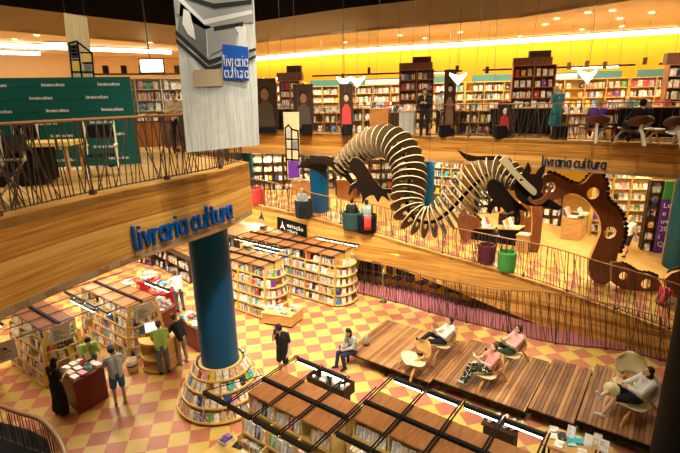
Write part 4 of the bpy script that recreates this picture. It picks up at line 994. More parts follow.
plate('tail_fin',[(296,168),(303,162),(313,158),(324,156),(334,159),(329,164),(326,170),(327,180),(321,174),(314,170),(305,168)],14.3,.05,'dragon_dark',dr_,o3)
plate('tail_fin',[(300,163),(312,158),(325,158),(336,163),(345,170),(352,178),(358,188),(350,183),(341,174),(331,167),(318,163)],14.1,.05,'dragon_dark',dr_,o3)
for dy in (-.12,.1):
    plate('front_leg',[(349,162),(354,157),(361,160),(367,168),(374,179),(383,188),(391,189),(394,195),(387,193),(390,201),(382,196),(378,202),(373,195),(366,198),(362,204),(362,196),(355,188),(349,195),(350,186),(357,180),(351,171)],13.2+dy,.05,'dragon_dark',dr_,o3,mside='rib_edge' if dy<0 else None)
    plate('rear_leg',[(487,184),(492,179),(500,182),(507,190),(514,199),(522,205),(527,211),(519,210),(520,218),(513,211),(507,213),(501,207),(494,207),(490,214),(489,204),(493,199),(488,192)],11.7+dy,.05,'dragon_dark',dr_,o3)
plate('wing',[(457,149),(464,153),(476,156),(490,156),(503,157),(494,160),(480,160),(469,161),(462,156)],12.2,.05,'dragon_dark',dr_,o3)
plate('jaw_bar',[(499,161),(505,156),(509,160),(516,170),(527,181),(536,190),(534,195),(528,191),(517,180),(507,169)],11.3,.06,'rib_edge',dr_,o3,holes=[(521,180,1.6)])
for dy in (-.15,0,.15):
    plate('head_plate',[(513,186),(519,178),(529,174),(540,175),(543,183),(541,191),(545,197),(553,201),(561,207),(556,210),(547,207),(538,206),(527,205),(518,199)],11.55+dy,.045,'dragon_dark',dr_,o3)
plate('horn',[(528,162),(526,167),(522,174),(527,176),(531,170)],11.4,.05,'dragon_dark',dr_,o3); plate('horn',[(545,164),(540,168),(536,174),(540,178),(544,172)],11.7,.05,'dragon_dark',dr_,o3)
plate('snout',[(530,196),(533,200),(540,199),(547,193),(549,189),(551,191),(548,198),(541,204),(533,204),(528,200)],11.3,.06,'walnut',dr_,o3)
for k,(tx,ty) in zip((8,40,75,110,150,185,215,240),((0,.3),(.3,0),(-.4,.2),(.2,.5),(-.3,0),(.5,.3),(-.2,.2),(.6,0))):
    b=MB(); b.tube(DC[k]+V((0,0,DR[k]*.9)),V((DC[k].x+tx,DC[k].y+ty,13.98)),.0045,n=5); b.build('suspension_cable','steel_dark',dr_,o3)
# ================================================================ brown wooden creatures on the mezzanine
def creature(label,px,foot,holes=(),ridge=None,th=.14,cat='sculpture',Yoff=0):
    p=atmid(*foot); t=thing('wooden_sculpture',label,cat,p); Y=p.y+Yoff
    plate('carved_board',px,Y,th,'walnut',t,p,holes=holes,mside='chair_wood')
    if ridge:
        P=smooth_poly([atY(x,y,Y+.09) for x,y in ridge],200); Ls=0; b=MB(); last=P[0]; acc=0
        for q in P[1:]:
            acc+=(q-last).length; last=q
            if acc>.15: acc=0; b.tube(q-V((0,.03,0)),q+V((0,.03,0)),.085,n=14)
        b.build('scalloped_ridge','dark_brown',t,p)
    return t
creature('tall brown serpent sculpture with round holes arching down to its wide foot',[(540,181),(544,175),(552,174),(561,178),(571,183),(579,184),(585,181),(590,175),(596,173),(602,176),(605,185),(606,198),(613,206),(620,215),(623,226),(622,238),(618,250),(615,262),(613,274),(606,283),(597,283),(590,277),(588,266),(591,254),(596,242),(600,230),(598,217),(590,205),(582,197),(571,193),(560,197),(550,200),(542,195)],(600,283),
 holes=[(549,187,5.5),(592,193,6),(609,232,6.2)],ridge=[(545,174),(552,173),(561,177),(571,182),(579,184),(585,180),(590,174),(596,171),(603,175),(607,185),(608,198),(615,205),(622,214),(626,226),(624,240),(620,252)])
creature('low brown wavy sculpture with two round holes beside the crouching child',[(611,262),(620,262),(630,268),(638,273),(648,274),(656,278),(660,286),(652,293),(640,295),(628,292),(618,286),(611,280)],(640,294),holes=[(622,275,4),(645,283,5)],ridge=[(618,262),(628,266),(638,272),(648,273),(656,276)],Yoff=.3)
creature('brown wavy sculpture piece between the teal column and the picture edge',[(664,278),(672,272),(684,270),(696,275),(700,292),(685,296),(668,295)],(684,300),ridge=[(666,275),(674,270),(684,268),(696,272)],Yoff=.2)
creature('narrow brown sculpture leg with one round hole under the dragon head',[(518,203),(526,200),(534,204),(535,216),(532,230),(528,240),(522,243),(519,232),(521,218)],(526,247),holes=[(527,214,3.5)],ridge=[(519,203),(518,212),(520,224),(518,234)],th=.12,Yoff=1.2)
creature('smooth brown sculpture leg standing beside the wooden lectern box',[(531,204),(539,203),(542,214),(541,230),(539,246),(535,254),(529,252),(531,236),(532,220)],(535,254),th=.12,Yoff=.2)
creature('small brown curled sculpture at the end of the reading table',[(459,214),(464,208),(468,214),(478,218),(481,226),(472,230),(470,238),(464,242),(459,232),(457,222)],(465,243),th=.12,ridge=[(468,212),(476,216),(482,222)])
# ---------------------------------------------------------------- mezzanine furniture
def pouf(label,px,py,r,h,m,cat='pouf'):
    p=atmid(px,py); t=thing('pouf',label,cat,p); b=MB(); b.lathe([(r*.86,0),(r*.93,h*.1),(r*.97,h*.5),(r,h*.93),(r*.95,h),(r*.8,h),(r*.78,h*.75),(0,h*.72)],n=28); b.build('shell_body',m,t,smooth=False)
    b=MB(); b.lathe([(r*.78,h*.74),(r*.7,h*.8),(0,h*.82)],n=24); b.build('cushion',m,t); return p
pouf('bright green round tub seat standing at the mezzanine railing',506,270,.34,.72,'green_fabric')
pouf('dark maroon round tub seat beside the green one',486,262,.33,.7,'maroon')
pouf('dark tub seat on the mezzanine beside the blue column',304,217,.4,.78,'dark_fabric')
pouf('red round tub seat at the end of the balcony',257,203,.4,.75,'red')
pB=pouf('black tub seat with a red jacket hanging on its back',367,232,.42,.75,'black'); pT=pouf('grey green tub seat of the person in black on the mezzanine',352,229,.4,.74,'teal_fabric')
t=thing('jacket','red jacket hanging over the back of the black tub seat','jacket',pB+V((.0,-.44,.8))); b=MB(); b.shell([[V((x,-.03-.03*math.sin(j*1.3+x*9),-.2*j)) for x in (-.14,-.07,0,.07,.14)] for j in range(4)],(0,-.02,0)); b.build('cloth','red',t,smooth=True)
person('person with short dark hair in grey shirt sitting on the black tub seat',pB+V((0,.05,.02)),RZ(20),'pouf','grey','black',hair='dark',sleeve='long')
person('dark haired person in black sitting on the grey green tub seat',pT+V((0,.05,.02)),RZ(-15),'pouf','black','black',hair='dark',sleeve='long',s=.95)
person('blond person seated in the dark tub seat beside the blue column',atmid(304,217)+V((-.05,-.0,.06)),RZ(180),'pouf','grey','black',hair='blond',sleeve='long',s=.95)
pc=atmid(661,304); person('child in red top and pale trousers crouching on the mezzanine floor',pc,RZ(-70),'floor','red','beige',hair='brown',s=.95)
person('blond child walking behind the tall brown serpent sculpture',atmid(625,256),RZ(120),'walk','white','black',hair='blond',legs='short',s=.98)
person('dark haired person reading behind the maroon and green tub seats',atmid(494,252),RZ(200),'read','black','black',hair='dark',s=.6)
def mbox(label,A,B,Cc,h,m=('shelf_wood','shelf_wood'),name='counter',cat='counter',sp=None,sd=1,**k):
    t,top,a,c=pxbox(name,label,cat,A,B,Cc,h,mats=m,mid=True,**k)
    if sp: spread(top,sp[0],sp[1],'on the '+label,False,seed=sd,stand=.6,stack=2,a=a,w=.3,h=.36,skip=.05)
    return t
mbox('orange wooden kiosk with white books behind the serpent sculpture',(580,241),(585,236),(560,238.5),1.05,sp=(4,3),name='kiosk',cat='kiosk')
mbox('wooden lectern box with an open book beside the sculpture leg',(527,254),(531,250),(515,251),.75,sp=(1,1),sd=2)
mbox('long low reading table with propped white books behind the tub seats',(517,246),(523,241),(471,239),.72,('black','shelf_wood'),sp=(7,2),sd=4,name='reading_table',cat='table')
mbox('brown wooden cube counter behind the dragon front claw',(353,200),(357,196),(337,199),1.0,('panel_wood','shelf_wood'),sp=(2,2),sd=5)
mbox('low orange counter left of the blue column under the far floor',(311,196),(316,192),(292,195),.75,sp=(3,2),sd=6)
mbox('wooden trolley counter at the left end of the mezzanine',(288,186),(292,183),(274,185),.9,('panel_wood','shelf_wood'),sp=(2,2),sd=7)
mbox('orange counter below the dragon tail at the blue column',(440,228),(446,222),(412,226),.8,sp=None,sd=8)
def mshelf(A,B,h,label,sd,**k):
    p,q=atmid(*A),atmid(*B); q.z=p.z=min(p.z,q.z); return low_shelf(p,q,h,label,sd,**k)
mshelf((336,196),(404,197),2.3,'dark shelf unit with tilted books behind the dragon arch',31,nb=6,tiers=5)
mshelf((432,206),(458,213),2.9,'white fronted shelf unit behind the dragon curve',32,nb=3,tiers=7,wood='beige_wall')
mshelf((478,214),(500,212),1.2,'low dark shelf behind the dragon rear claw',33,nb=2,tiers=3)
mshelf((505,238),(536,222),1.0,'slanting run of low shelves under the dragon head',34,nb=6,tiers=2)
mshelf((590,236),(641,243),3.3,'tall yellow shelf unit behind the tall serpent sculpture',35,nb=3,tiers=7,wood='yellow_wood',light='yellow_wood')
mshelf((541,222),(560,226),2.2,'dark shelf unit left of the orange kiosk',38,nb=2,tiers=5)
mshelf((641,250),(653,252),3.0,'narrow dark shelf unit beside the purple sign',36,nb=1,tiers=6)
mshelf((254,190),(334,188),1.9,'long dark shelf unit with books at the left of the mezzanine',37,nb=8,tiers=4)
p=atmid(654,253); q=atmid(662,254); t=thing('sign_panel','tall purple sign panel with white lettering beside the teal column','sign',p); d=(q-p); d.z=0; b=MB(); b.pbox((0,0,.0),d,(0,.05,0),(0,0,2.3)); b.build('panel','purple',t); 
b=MB(); b.pbox((0,0,2.3),d,(0,.05,0),(0,0,.75)); b.build('header','green_fabric',t)
dn=d.normalized()
for k,tx in enumerate(('Lo','e','uv','20','i','Q')):
    bb=letters(tx,.3,lambda x,k=k: (p+dn*(.06+x)+V((0,-.012,1.95-.33*k)),dn,V((0,0,1)),V((0,-1,0))),'white',None,depth=.008,merge=True)
    bb.build('sign_text','white',t,p)
# sunken stands, plants
# ================================================================ writing on the fascias
def proj(P):
    X,Y,Z=P[0],P[1],P[2]-H;CC,S=math.cos(PIT),math.sin(PIT); d=Y*CC-Z*S;u=Y*S+Z*CC;x=X/d;y=u/d;c,s=math.cos(ROLL),math.sin(ROLL)
    return 340+F*(x*c-y*s),226.5-F*(x*s+y*c)
def edge_frame(edge,z,px0):
    """frame running along a floor edge, starting where survey column px0 meets it"""
    pts=[V((p.x,p.y,z)) for p in edge]; Ls=[0]
    for a,c in zip(pts,pts[1:]): Ls.append(Ls[-1]+(c-a).length)
    def at(s):
        k=0
        while k<len(pts)-2 and Ls[k+1]<s: k+=1
        f=(s-Ls[k])/(Ls[k+1]-Ls[k]); return pts[k].lerp(pts[k+1],f),(pts[min(k+2,len(pts)-1)]-pts[max(k-1,0)]).normalized()
    def find(px):
        best=min((abs(proj(at(Ls[-1]*i/800)[0])[0]-px),Ls[-1]*i/800) for i in range(801)); return best[1]
    return at,find
UPV=V((0,0,1))
def wall_text(label,text,edge,zc,pxa,pxb,xh,m,depth,bold,group=None):
    at,find=edge_frame(edge,zc,0); s0,s1=find(pxa),find(pxb); asp=(s1-s0)/stroke_width(text)/xh
    t=thing('wall_lettering',label,'sign',at(s0)[0])
    def fr(x):
        P,d=at(s0+x); n=V((d.y,-d.x,0)); return P+n*.012,d,UPV,n
    stroke_text(text,xh,fr,m,t,t.location,depth,bold,asp)
wall_text('large blue lettering livraria cultura on the curved balcony fascia','livraria cultura',BE,5.57,134,230,.27,'blue_letter',.06,.17)
wall_text('smaller dark blue lettering livraria cultura on the far fascia','livraria cultura',UE,5.80,542,606,.2,'navy_letter',.04,.2)
# black sign and arrow emblem on the mezzanine fascia
def fasc(px,py): return online(px,py,(ME_S[0].x,ME_S[0].y),(1,1))
i0=min(range(60),key=lambda i:abs(proj(ME_S[i])[0]-275)); i1=min(range(60),key=lambda i:abs(proj(ME_S[i])[0]-310))
Pa,Pb=ME_S[i0],ME_S[i1]; dd=(Pb-Pa); dd.z=0; dd.normalize(); nn=V((dd.y,-dd.x,0))
q=[online(x,y,Pa,Pb)+nn*.02 for x,y in ((278,216.5),(307,225),(307,237.5),(278,228.5))]
t=thing('wall_sign','black rectangular sign with white emblem and lettering on the mezzanine fascia','sign',q[0]); b=MB(); b.prism(q[::-1],nn*.04); b.build('panel','black',t,q[0])
sl=(q[1]-q[0]).normalized(); upn=UPV
for k,(tx,sz,ox,oz) in enumerate((('estação',.28,.62,-.34),('cultura',.2,.62,-.56))):
    bb=letters(tx,sz,lambda x,ox=ox,oz=oz: (q[0]+sl*(ox+x)+upn*oz+nn*.042,sl,upn,nn),'white',None,depth=.01,bold=.02,merge=True); bb.build('sign_text','white',t,q[0])
def emblem(o,s,m,t,o3):
    A=lambda x,z: o+sl*x*s+upn*z*s
    b=MB(); b.prism([A(0,1),A(.13,.55),A(-.13,.55)],nn*.01); b.prism([A(-.08,.5),A(.1,.5),A(-.35,-.1),A(-.5,-.1)],nn*.01); b.prism([A(.0,.42),A(.14,.5),A(.5,-.15),A(.28,-.05)],nn*.01); b.prism([A(-.3,.15),A(.3,.2),A(.3,.1),A(-.3,.05)],nn*.01); b.build('emblem',m,t,o3)
emblem(q[0]+sl*.32+upn*-.48+nn*.042,.36,'white',t,q[0])
P=online(262,219,Pa,Pb)+nn*.03; t=thing('wall_emblem','dark arrow shaped emblem on the fascia left of the black sign','sign',P); emblem(P,.42,'navy_letter',t,P)
# ================================================================ hanging banners
def bpoly(px,Y,m,t,o3,dy=-.012,name='printed_shape'):
    P=[atY(x,y,Y) for x,y in px]; b=MB(); b.prism([p+V((0,dy,0)) for p in P],V((0,.006,0))); return b.build(name,m,t,o3)
mat('banner_cloth',(.7,.7,.62),.8,nodes=grain((14,14,.5),[(.3,(.5,.53,.47)),(.5,(.7,.71,.64)),(.7,(.8,.79,.72))],nscale=2.2))
for k,v in (('grey1',.03),('grey2',.18),('grey3',.38),('grey4',.85)): mat('print_'+k,(v,v,v*.95),.8)
mat('print_blue',(.01,.1,.5),.6); mat('print_tan',(.55,.42,.25),.8); mat('print_beige',(.62,.5,.3),.85,nodes=grain((14,14,.5),[(.3,(.5,.38,.2)),(.7,(.68,.56,.34))],nscale=2.2)); mat('print_yellow',(.75,.5,.1),.8)
P=atY(222,150,8); t=thing('hanging_banner','big pale banner with printed grey machine and blue square logo','banner',V((P.x,8,7.15))); o3=V(t.location)
xs=[174,190,205,222,240,254.5]; 
top=[atY(x,-14,8.) for x in (172.5,188,204,221,238,253.5)]; bot=[atY(x,y,8.) for x,y in ((187,152.5),(201,151),(216,149.5),(230,148),(245,146.5),(259.5,145.5))]
g_=[[a+(c-a)*(j/10)+V((0,.012*math.sin(k*2.3+j*.6),0)) for k,(a,c) in enumerate(zip(top,bot))] for j in range(11)]
b=MB(); b.shell(g_,(0,.012,0)); b.build('cloth','banner_cloth',t,o3)
for px,m in (([(176,-6),(232,-8),(253,-6),(254,22),(206,30),(177,14)],'grey3'),([(181,2),(206,24),(207,58),(178,33)],'grey2'),([(207,29),(239,25),(236,44),(222,50),(209,56)],'grey3'),
 ([(184,9),(190,12),(194,28),(196,40),(188,34),(183,24)],'grey4'),([(177,-6),(180,-4),(204,20),(252,10),(253,14),(205,25),(178,0)],'grey4'),([(176,30),(209,60),(222,56),(222,60),(209,65),(176,35)],'grey1'),([(176,38),(209,67),(222,63),(222,67),(209,72),(177,43)],'grey1'),
 ([(249,50),(256,48),(256,51),(249,53)],'grey1'),([(249,58),(256,55),(256,58),(249,61)],'grey1'),([(206,26),(211,26),(212,55),(208,58)],'grey4'),([(214,27),(244,22),(243,26),(215,31)],'grey1'),
 ([(184,-5),(215,4),(252,0),(252,4),(215,9),(188,0)],'grey1'),([(190,-8),(222,-1),(252,-5),(252,-2),(222,3),(192,-5)],'grey4'),([(234,26),(238,24),(246,31),(243,46),(238,46),(239,34)],'grey4'),([(194,70),(222,69),(223,86),(195,87)],'tan')):
    bpoly(px,8,'print_'+m,t,o3,dy=-.024-.002*(px[0][0]%5),name='printed_shape')
sq=[(223,44.5),(248.5,47.5),(249.5,81),(224,79.5)]; bpoly(sq,8,'print_blue',t,o3,dy=-.05,name='logo_square')
for tx,xa,xb,y in (('livraria',224.5,248,66),('cultura',225,248.5,77.5)):
    a=atY(xa,y,7.94); c=atY(xb,y+.6,7.94); sd_=(c-a).normalized(); xh=.112
    stroke_text(tx,xh,lambda x: (a+sd_*x,sd_,UPV,V((0,-1,0))),'white',t,o3,.005,.12,(c-a).length/stroke_width(tx)/xh,merge=True)
for x in (176,252):
    b=MB(); p=atY(x,-14,8.02); b.tube(p,V((p.x,p.y,13.98)),.006,n=5); b.build('suspension_cable','steel_dark',t,o3)
def small_banner(label,px,Y,shapes,wires):
    P=[atY(x,y,Y) for x,y in px]; o3=P[0].copy(); t=thing('hanging_banner',label,'banner',o3); b=MB(); b.prism(P,V((0,.012,0))); b.build('cloth','print_beige',t,o3)
    for q,m in shapes: bpoly(q,Y,m,t,o3,dy=-.008)
    for x,y in wires:
        b=MB(); p=atY(x,y,Y); b.tube(p,V((p.x,p.y,13.98)),.005,n=5); b.build('suspension_cable','steel_dark',t,o3)
    return t
def bline(pts,w,Y,t,o3,m='black'):
    b=MB(); P=[atY(x,y,Y) for x,y in pts]
    for a,c in zip(P,P[1:]):
        d=(c-a).normalized(); s_=V((d.z,0,-d.x))*w/2; b.pbox(a-s_-d*w/2+V((0,-.008,0)),(c-a)+d*w,s_*2,V((0,.005,0)))
    return b.build('printed_outline',m,t,o3)
t=small_banner('narrow beige banner printed with a dark sloping building outline above the green backdrop',[(63.5,12.5),(87,17),(93.5,78),(70,78)],11,
 [([(83,53),(90.5,54),(91,62),(83.8,62)],'print_yellow'),([(84,64),(91,64.5),(91.7,73),(85,73)],'print_grey2'),([(72,61),(79,61),(80,71),(73,71)],'print_yellow'),([(70,45),(77,44),(78.5,58),(71.8,58)],'print_grey1'),
  ([(71.5,46.5),(76.4,46),(76.6,48),(71.7,48.4)],'white'),([(71.8,50),(76.8,49.6),(77,51.6),(72,52)],'white'),([(72.2,53.6),(77.2,53.2),(77.4,55.2),(72.4,55.6)],'white')],[(65,13),(85,17)])
o3=V(t.location)
bline([(69,43),(77,41.5),(92,53),(94,77)],.035,11,t,o3); bline([(69,43),(72.5,77)],.035,11,t,o3); bline([(77.5,42),(82,77)],.04,11,t,o3); bline([(72,60),(80,60)],.03,11,t,o3); bline([(73,72),(93.5,72)],.03,11,t,o3); bline([(81,52.5),(91.5,53)],.03,11,t,o3); bline([(83,63),(92,63)],.03,11,t,o3)
t=small_banner('narrow beige banner with black framed shapes and a purple foot before the far fascia',[(283,112),(299,112),(300,178),(287,180)],16,
 [([(286,131),(291,129),(291,138),(286.4,138)],'print_grey3'),([(292,141),(297.5,141),(297.6,148),(292.2,148)],'print_grey2'),([(286.8,150),(291,150),(291.3,158),(287,158)],'print_beige'),([(288,161),(299.3,161),(299.7,177),(288.5,178.5)],'purple')],[(284,112),(298,112)])
o3=V(t.location)
bline([(285.3,128),(288.5,125),(291.5,129),(298,131),(299,160)],.05,16,t,o3); bline([(285.3,128),(287,179)],.05,16,t,o3); bline([(291.5,129),(292,160)],.05,16,t,o3)
for y in (139,149,159.5): bline([(286,y),(298.5,y+.5)],.045,16,t,o3)
# ================================================================ left balcony
bp0=V((-9.9,9.7,UP)); bp1=V((-4.62,10.82,UP)); bd=(bp1-bp0).normalized(); bn=V((bd.y,-bd.x,0)); Lb=(bp1-bp0).length
mat('backdrop_green',(.0,.085,.07),.6); mat('backdrop_teal',(.0,.11,.13),.6); mat('print_green',(.01,.13,.09),.7)
t=thing('photo_backdrop','dark green printed backdrop panel standing on the balcony','backdrop panel',bp0); b=MB(); b.pbox((0,0,.05),bd*Lb,bn*.06,(0,0,1.93)); b.build('printed_panel','backdrop_green',t)
for r_ in range(7):
    for c_ in range(9):
        x=.25+c_*.56+(r_%2)*.28
        if x>Lb-.5: continue
        a=bp0+bd*x+bn*.064+V((0,0,1.8-.27*r_)); m='white' if (c_+r_)%2==0 else 'print_green'
        stroke_text('livraria cultura',.04,lambda xx: (a+bd*xx,bd,UPV,bn),m,t,bp0,.003,.26,.82,merge=True)
for x in (.3,2.5,4.7): b=MB(); b.pbox(bd*x+V((-.03,0,0)),(.06,0,0),(0,.5,0),(0,0,.04)); b.build('foot','black',t)
tp=atz(30,152,UP+.0); tp=V((-5.95,8.45,UP)); t=thing('table','long table with pale wooden top over a black cloth on the balcony','table',tp,math.radians(10)); b=MB(); b.box(-2.6,-.42,.7,1.15,.42,.77); b.build('table_top','yellow_wood',t); b=MB(); b.box(-2.4,-.3,.05,.6,.36,.7); b.build('black_cloth','black',t)
for x in (-2.5,1.05):
    for y in (-.36,.36): b=MB(); b.box(x-.03,y-.03,0,x+.03,y+.03,.7); b.build('leg','chair_wood',t)
def director(label,p,rz):
    t=thing('folding_chair',label,'chair',p,rz)
    for s in (-1,1):
        for a,c in (((-.25,.0),(.25,.62)),((.25,.0),(-.25,.62))): b=MB(); b.tube((s*.27,a[0],a[1]),(s*.27,c[0],c[1]),.02,n=6); b.build('leg','cream',t)
        b=MB(); b.tube((s*.27,-.25,.6),(s*.27,-.3,1.08),.02,n=6); b.build('back_post','cream',t); b=MB(); b.box(s*.27-.03,-.28,.6,s*.27+.03,.28,.63); b.build('armrest','cream',t)
    b=MB(); b.box(-.26,-.22,.42,.26,.24,.44); b.build('seat','black',t); b=MB(); b.box(-.28,-.33,.75,.28,-.3,1.0); b.build('backrest','black',t)
director('pale folding chair close to the picture edge on the balcony',V((-5.0,6.75,UP)),RZ(95)); director('pale folding chair in front of the green backdrop corner',V((-4.7,9.2,UP)),RZ(200)); director('pale folding chair pushed to the far side of the black clothed table',V((-6.4,9.3,UP)),RZ(175))
low=low_shelf(V((-9.0,16.9,UP)),V((-5.6,17.9,UP)),2.25,'tall light shelf unit behind the balcony beside the green backdrop',41,nb=4,tiers=6,wood='cream',light='cream'); 
t=thing('counter','low brown counter behind the balcony railing, books lying on it','counter',V((-8.2,15.0,UP)),.25); b=MB(); b.box(0,0,0,3.6,.5,.8); b.build('body','panel_wood',t); b=MB(); b.box(-.03,-.03,.8,3.63,.53,.84); b.build('top','panel_dark',t)
spread(lambda u,v: V((-8.2,15.0,UP+.845))+V((.969,.247,0))*3.6*u+V((-.247,.969,0))*.5*v,9,2,'on the low brown counter',False,seed=44,stand=.5,stack=3)
t=thing('ledge_shelf','thin dark ledge with small dark boxes above the light shelf unit','shelf',V((-9.2,16.8,9.0)),math.atan2(1,3.4)); b=MB(); b.box(0,0,0,4.2,.4,.05); b.build('board','panel_dark',t)
for i in range(6): b=MB(); b.box(.4+.6*i,.1,.05,.58+.6*i,.3,.32); o=b.build('speaker_box','dark_brown',None); o.location=t.location; o.rotation_euler=t.rotation_euler; tag(o,'small dark brown box standing on the thin ledge','box','small dark boxes on the ledge')
for x,y in ((-6.0,17.2),(-5.7,17.0)):
    pass
p=atY(152,66,14); t=thing('tv','wall television with bright white screen hanging above the shelves','television',p,math.radians(10)); b=MB(); b.box(-.34,-.03,-.2,.34,.04,.2); b.build('screen_frame','black',t); mat('screen',(.8,.85,.9),emit=(.85,.92,1),es=2.2); b=MB(); b.box(-.31,-.035,-.17,.31,-.03,.17); b.build('screen','screen',t); b=MB(); b.tube((-.05,.02,.2),(-.05,.02,CEIL-p.z),.02); b.build('ceiling_mount','steel_dark',t)
person('person in beige coat standing at the balcony railing beside the big banner',V((-4.62,13.5,UP)),RZ(200),'read','beige','black',hair='dark',sleeve='long',long_hair=False)
# posters standing on the balcony side / far floor
def upx(px,Y): return V((atY(px,118,Y).x,Y,UP))
mat('brown_print',(.25,.13,.06),.7); mat('dark_print',(.09,.06,.045),.7)
def poster(label,px,Y,w,h,tones,z=.25):
    p=upx(px,Y); t=thing('poster_stand',label,'poster',p); b=MB(); b.box(-w/2,0,z,w/2,.05,z+h); b.build('board','dark_brown',t)
    b=MB(); b.ell((0,-.012,z+h*.68),(w*.17,.01,w*.24),12,8); b.build('printed_head',tones[0],t); b=MB(); b.prism([(-w*.38,-.01,z+.05),(w*.38,-.01,z+.05),(w*.3,-.01,z+h*.45),(w*.1,-.01,z+h*.55),(-w*.1,-.01,z+h*.55),(-w*.3,-.01,z+h*.45)],(0,.008,0)); b.build('printed_torso',tones[1],t)
    b=MB(); b.ell((0,-.004,z+h*.74),(w*.2,.01,w*.2),12,8); b.build('printed_hair','black',t)
    b=MB(); b.box(-w*.4,-.25,0,w*.4,.3,.25); b.build('base','black',t)
poster('dark portrait poster stand right of the big banner',266,19.8+1.2,1.05,2.1,('brown_print','dark_print'))
poster('narrower portrait poster stand of a figure in grey stripes',304,20.3,.85,1.8,('brown_print','dark_print'))
poster('tall dark poster stand with a red dressed figure',346.5,19.4,.55,1.75,('print_tan','red'))
poster('small red and black poster stand near the middle of the far floor',504.5,16.3,.45,.95,('white','red'))
poster('narrow dark poster stand beside the standing couple',449,17.3,.42,2.1,('print_tan','brown_print'))
# black bins along the railing
for i,(x,Y,s) in enumerate(((307,19.9,.42),(347,18.9,.38),(445,17.1,.36),(501,15.9,.34),(561,15.0,.36))):
    p=upx(x,Y); t=thing('planter_box','black square box at the far railing %s'%['under the grey striped poster','below the red dressed poster','at the foot of the narrow dark poster','at the foot of the small red poster','below the woman in teal'][i],'box',p); b=MB(); b.prism([(-s*.5,-s*.5,0),(s*.5,-s*.5,0),(s*.5,s*.5,0),(-s*.5,s*.5,0)],(0,0,.42)); b.build('box_body','black',t); b=MB(); b.box(-s*.45,-s*.45,.42,s*.45,s*.45,.44); b.build('inset','dark_brown',t)
# shelving along the yellow wall
SW=[V((-6.6,26.9,UP)),V((-1.7,25.4,UP)),V((6.2,23.2,UP)),V((13.0,21.3,UP)),V((20.5,18.6,UP))]
for i,(a,c_) in enumerate(zip(SW,SW[1:])):
    low_shelf(a+(c_-a)*.004,c_-(c_-a)*.004,2.05 if i else 2.3,['tall yellow lit shelf wall behind the big banner','long yellow lit shelf wall left of the dark cabinet','long yellow lit shelf wall in the middle of the far floor','long yellow lit shelf wall at the right of the far floor'][i],50+i,nb=[6,9,8,8][i],tiers=5,wood='yellow_wood',light='yellow_wood',depth=.4)
    if i:
        t=thing('header_panel',['','greenish header board over the left far shelf wall','greenish header board over the middle far shelf wall','greenish header board over the right far shelf wall'][i],'panel',a+V((0,.12,2.05)),math.atan2((c_-a).y,(c_-a).x)); Lx=(c_-a).length; b=MB(); b.box(.3,0,0,Lx-.3,.1,.34); b.build('panel','header_teal',t); b=MB(); b.box(Lx*.4,-.005,.05,Lx*.7,0,.27); b.build('painted_lit_patch','white',t)  # white box paints a lit patch on each header board
        t=thing('lighting_rail',['','black lighting rail hung above the left far shelf wall','black lighting rail hung above the middle far shelf wall','black lighting rail hung above the right far shelf wall'][i],'light rail',a+V((0,-.9,2.52)),math.atan2((c_-a).y,(c_-a).x)); b=MB(); b.box(.5,-.1,0,Lx-.4,.1,.07); b.build('rail','black',t); b=MB(); b.box(Lx*.6,-.16,-.05,Lx*.85,.0,-.0); b.build('tube','tube',t)
        for x in (1,Lx-1): b=MB(); b.tube((x,0,.07),(x,0,CEIL-UP-2.52),.008,n=5); b.build('hanger','steel_dark',t)
# dark tall cabinets with signboards
def cab(label,px,Y,w,h,sd,sw=1.,sh=.35):
    p=upx(px,Y); q=p+V((w,-.25*w,0)); low_shelf(p-V((w/2,0,0)),p+V((w/2,-.2*w,0)),h,label,sd,nb=2,tiers=6,wood='panel_wood',light='panel_dark')
    t=thing('signboard','brown signboard on the '+label,'signboard',p+V((0,.1,h+.03)),-.2); b=MB(); b.box(-sw/2,0,0,sw/2,.3,sh*.55); b.build('board','panel_dark',t); b=MB(); b.box(-sw*.1,.02,sh*.55,sw*.45,.28,sh); b.build('raised_board','dark_brown',t)
cab('dark tall cabinet near the striped portrait poster',291,23.6,1.0,2.3,61,1.3,.7); cab('dark tall cabinet behind the standing couple',415,21.9,1.5,2.6,62,1.5,.55); cab('dark tall cabinet left of the woman in teal',529,19.6,1.6,2.55,63,1.5,.55); cab('dark tall cabinet at the right end of the far floor',680,16.6,1.3,2.3,64,1.3,.7)
# small spotlights/boxes on the rails
for i,(x,y) in enumerate(((369,71),(457,69),(487,70),(569,66),(587,64),(605,65),(645,61),(343,77),(516,64))):
    p=atY(x,y,20.5); b=MB(); b.box(-.06,-.06,-.14,.06,.06,.14); o=b.build('small_speaker','dark_brown'); o.location=p; tag(o,'small dark box hung before the yellow wall','box','small dark boxes before the yellow wall')
    b=MB(); b.tube((0,0,.14),(0,0,CEIL-p.z),.006,n=5); b.build('hanger','steel_dark',o)
# folded white pendant lamps
def vlamp(label,px,py,Y,s=.32):
    p=atY(px,py,Y); t=thing('pendant_lamp',label,'lamp',p); b=MB()
    for sx in (-1,1): b.prism([(0,0,-s*.8),(sx*s,0.08,.35*s),(sx*s*.95,.08,s*.62),(sx*s*.5,.04,s*.42),(0,0,.3*s)],(0,.03,0))
    b.build('folded_shade','lampshade',t); b=MB(); b.tube((0,.02,0),(0,.02,CEIL-p.z),.008,n=5); b.build('cord','steel_dark',t)
vlamp('white folded pendant lamp, left of the close pair',344,81,19.6); vlamp('white folded pendant lamp, right of the close pair',357.5,81,19.4); vlamp('white folded pendant lamp above the middle far shelves',458.5,78,17.2); vlamp('white folded pendant lamp above the two seated readers',588.5,75.5,14.9,.3); vlamp('white folded pendant lamp close to the big banner',270,82,21,.33)
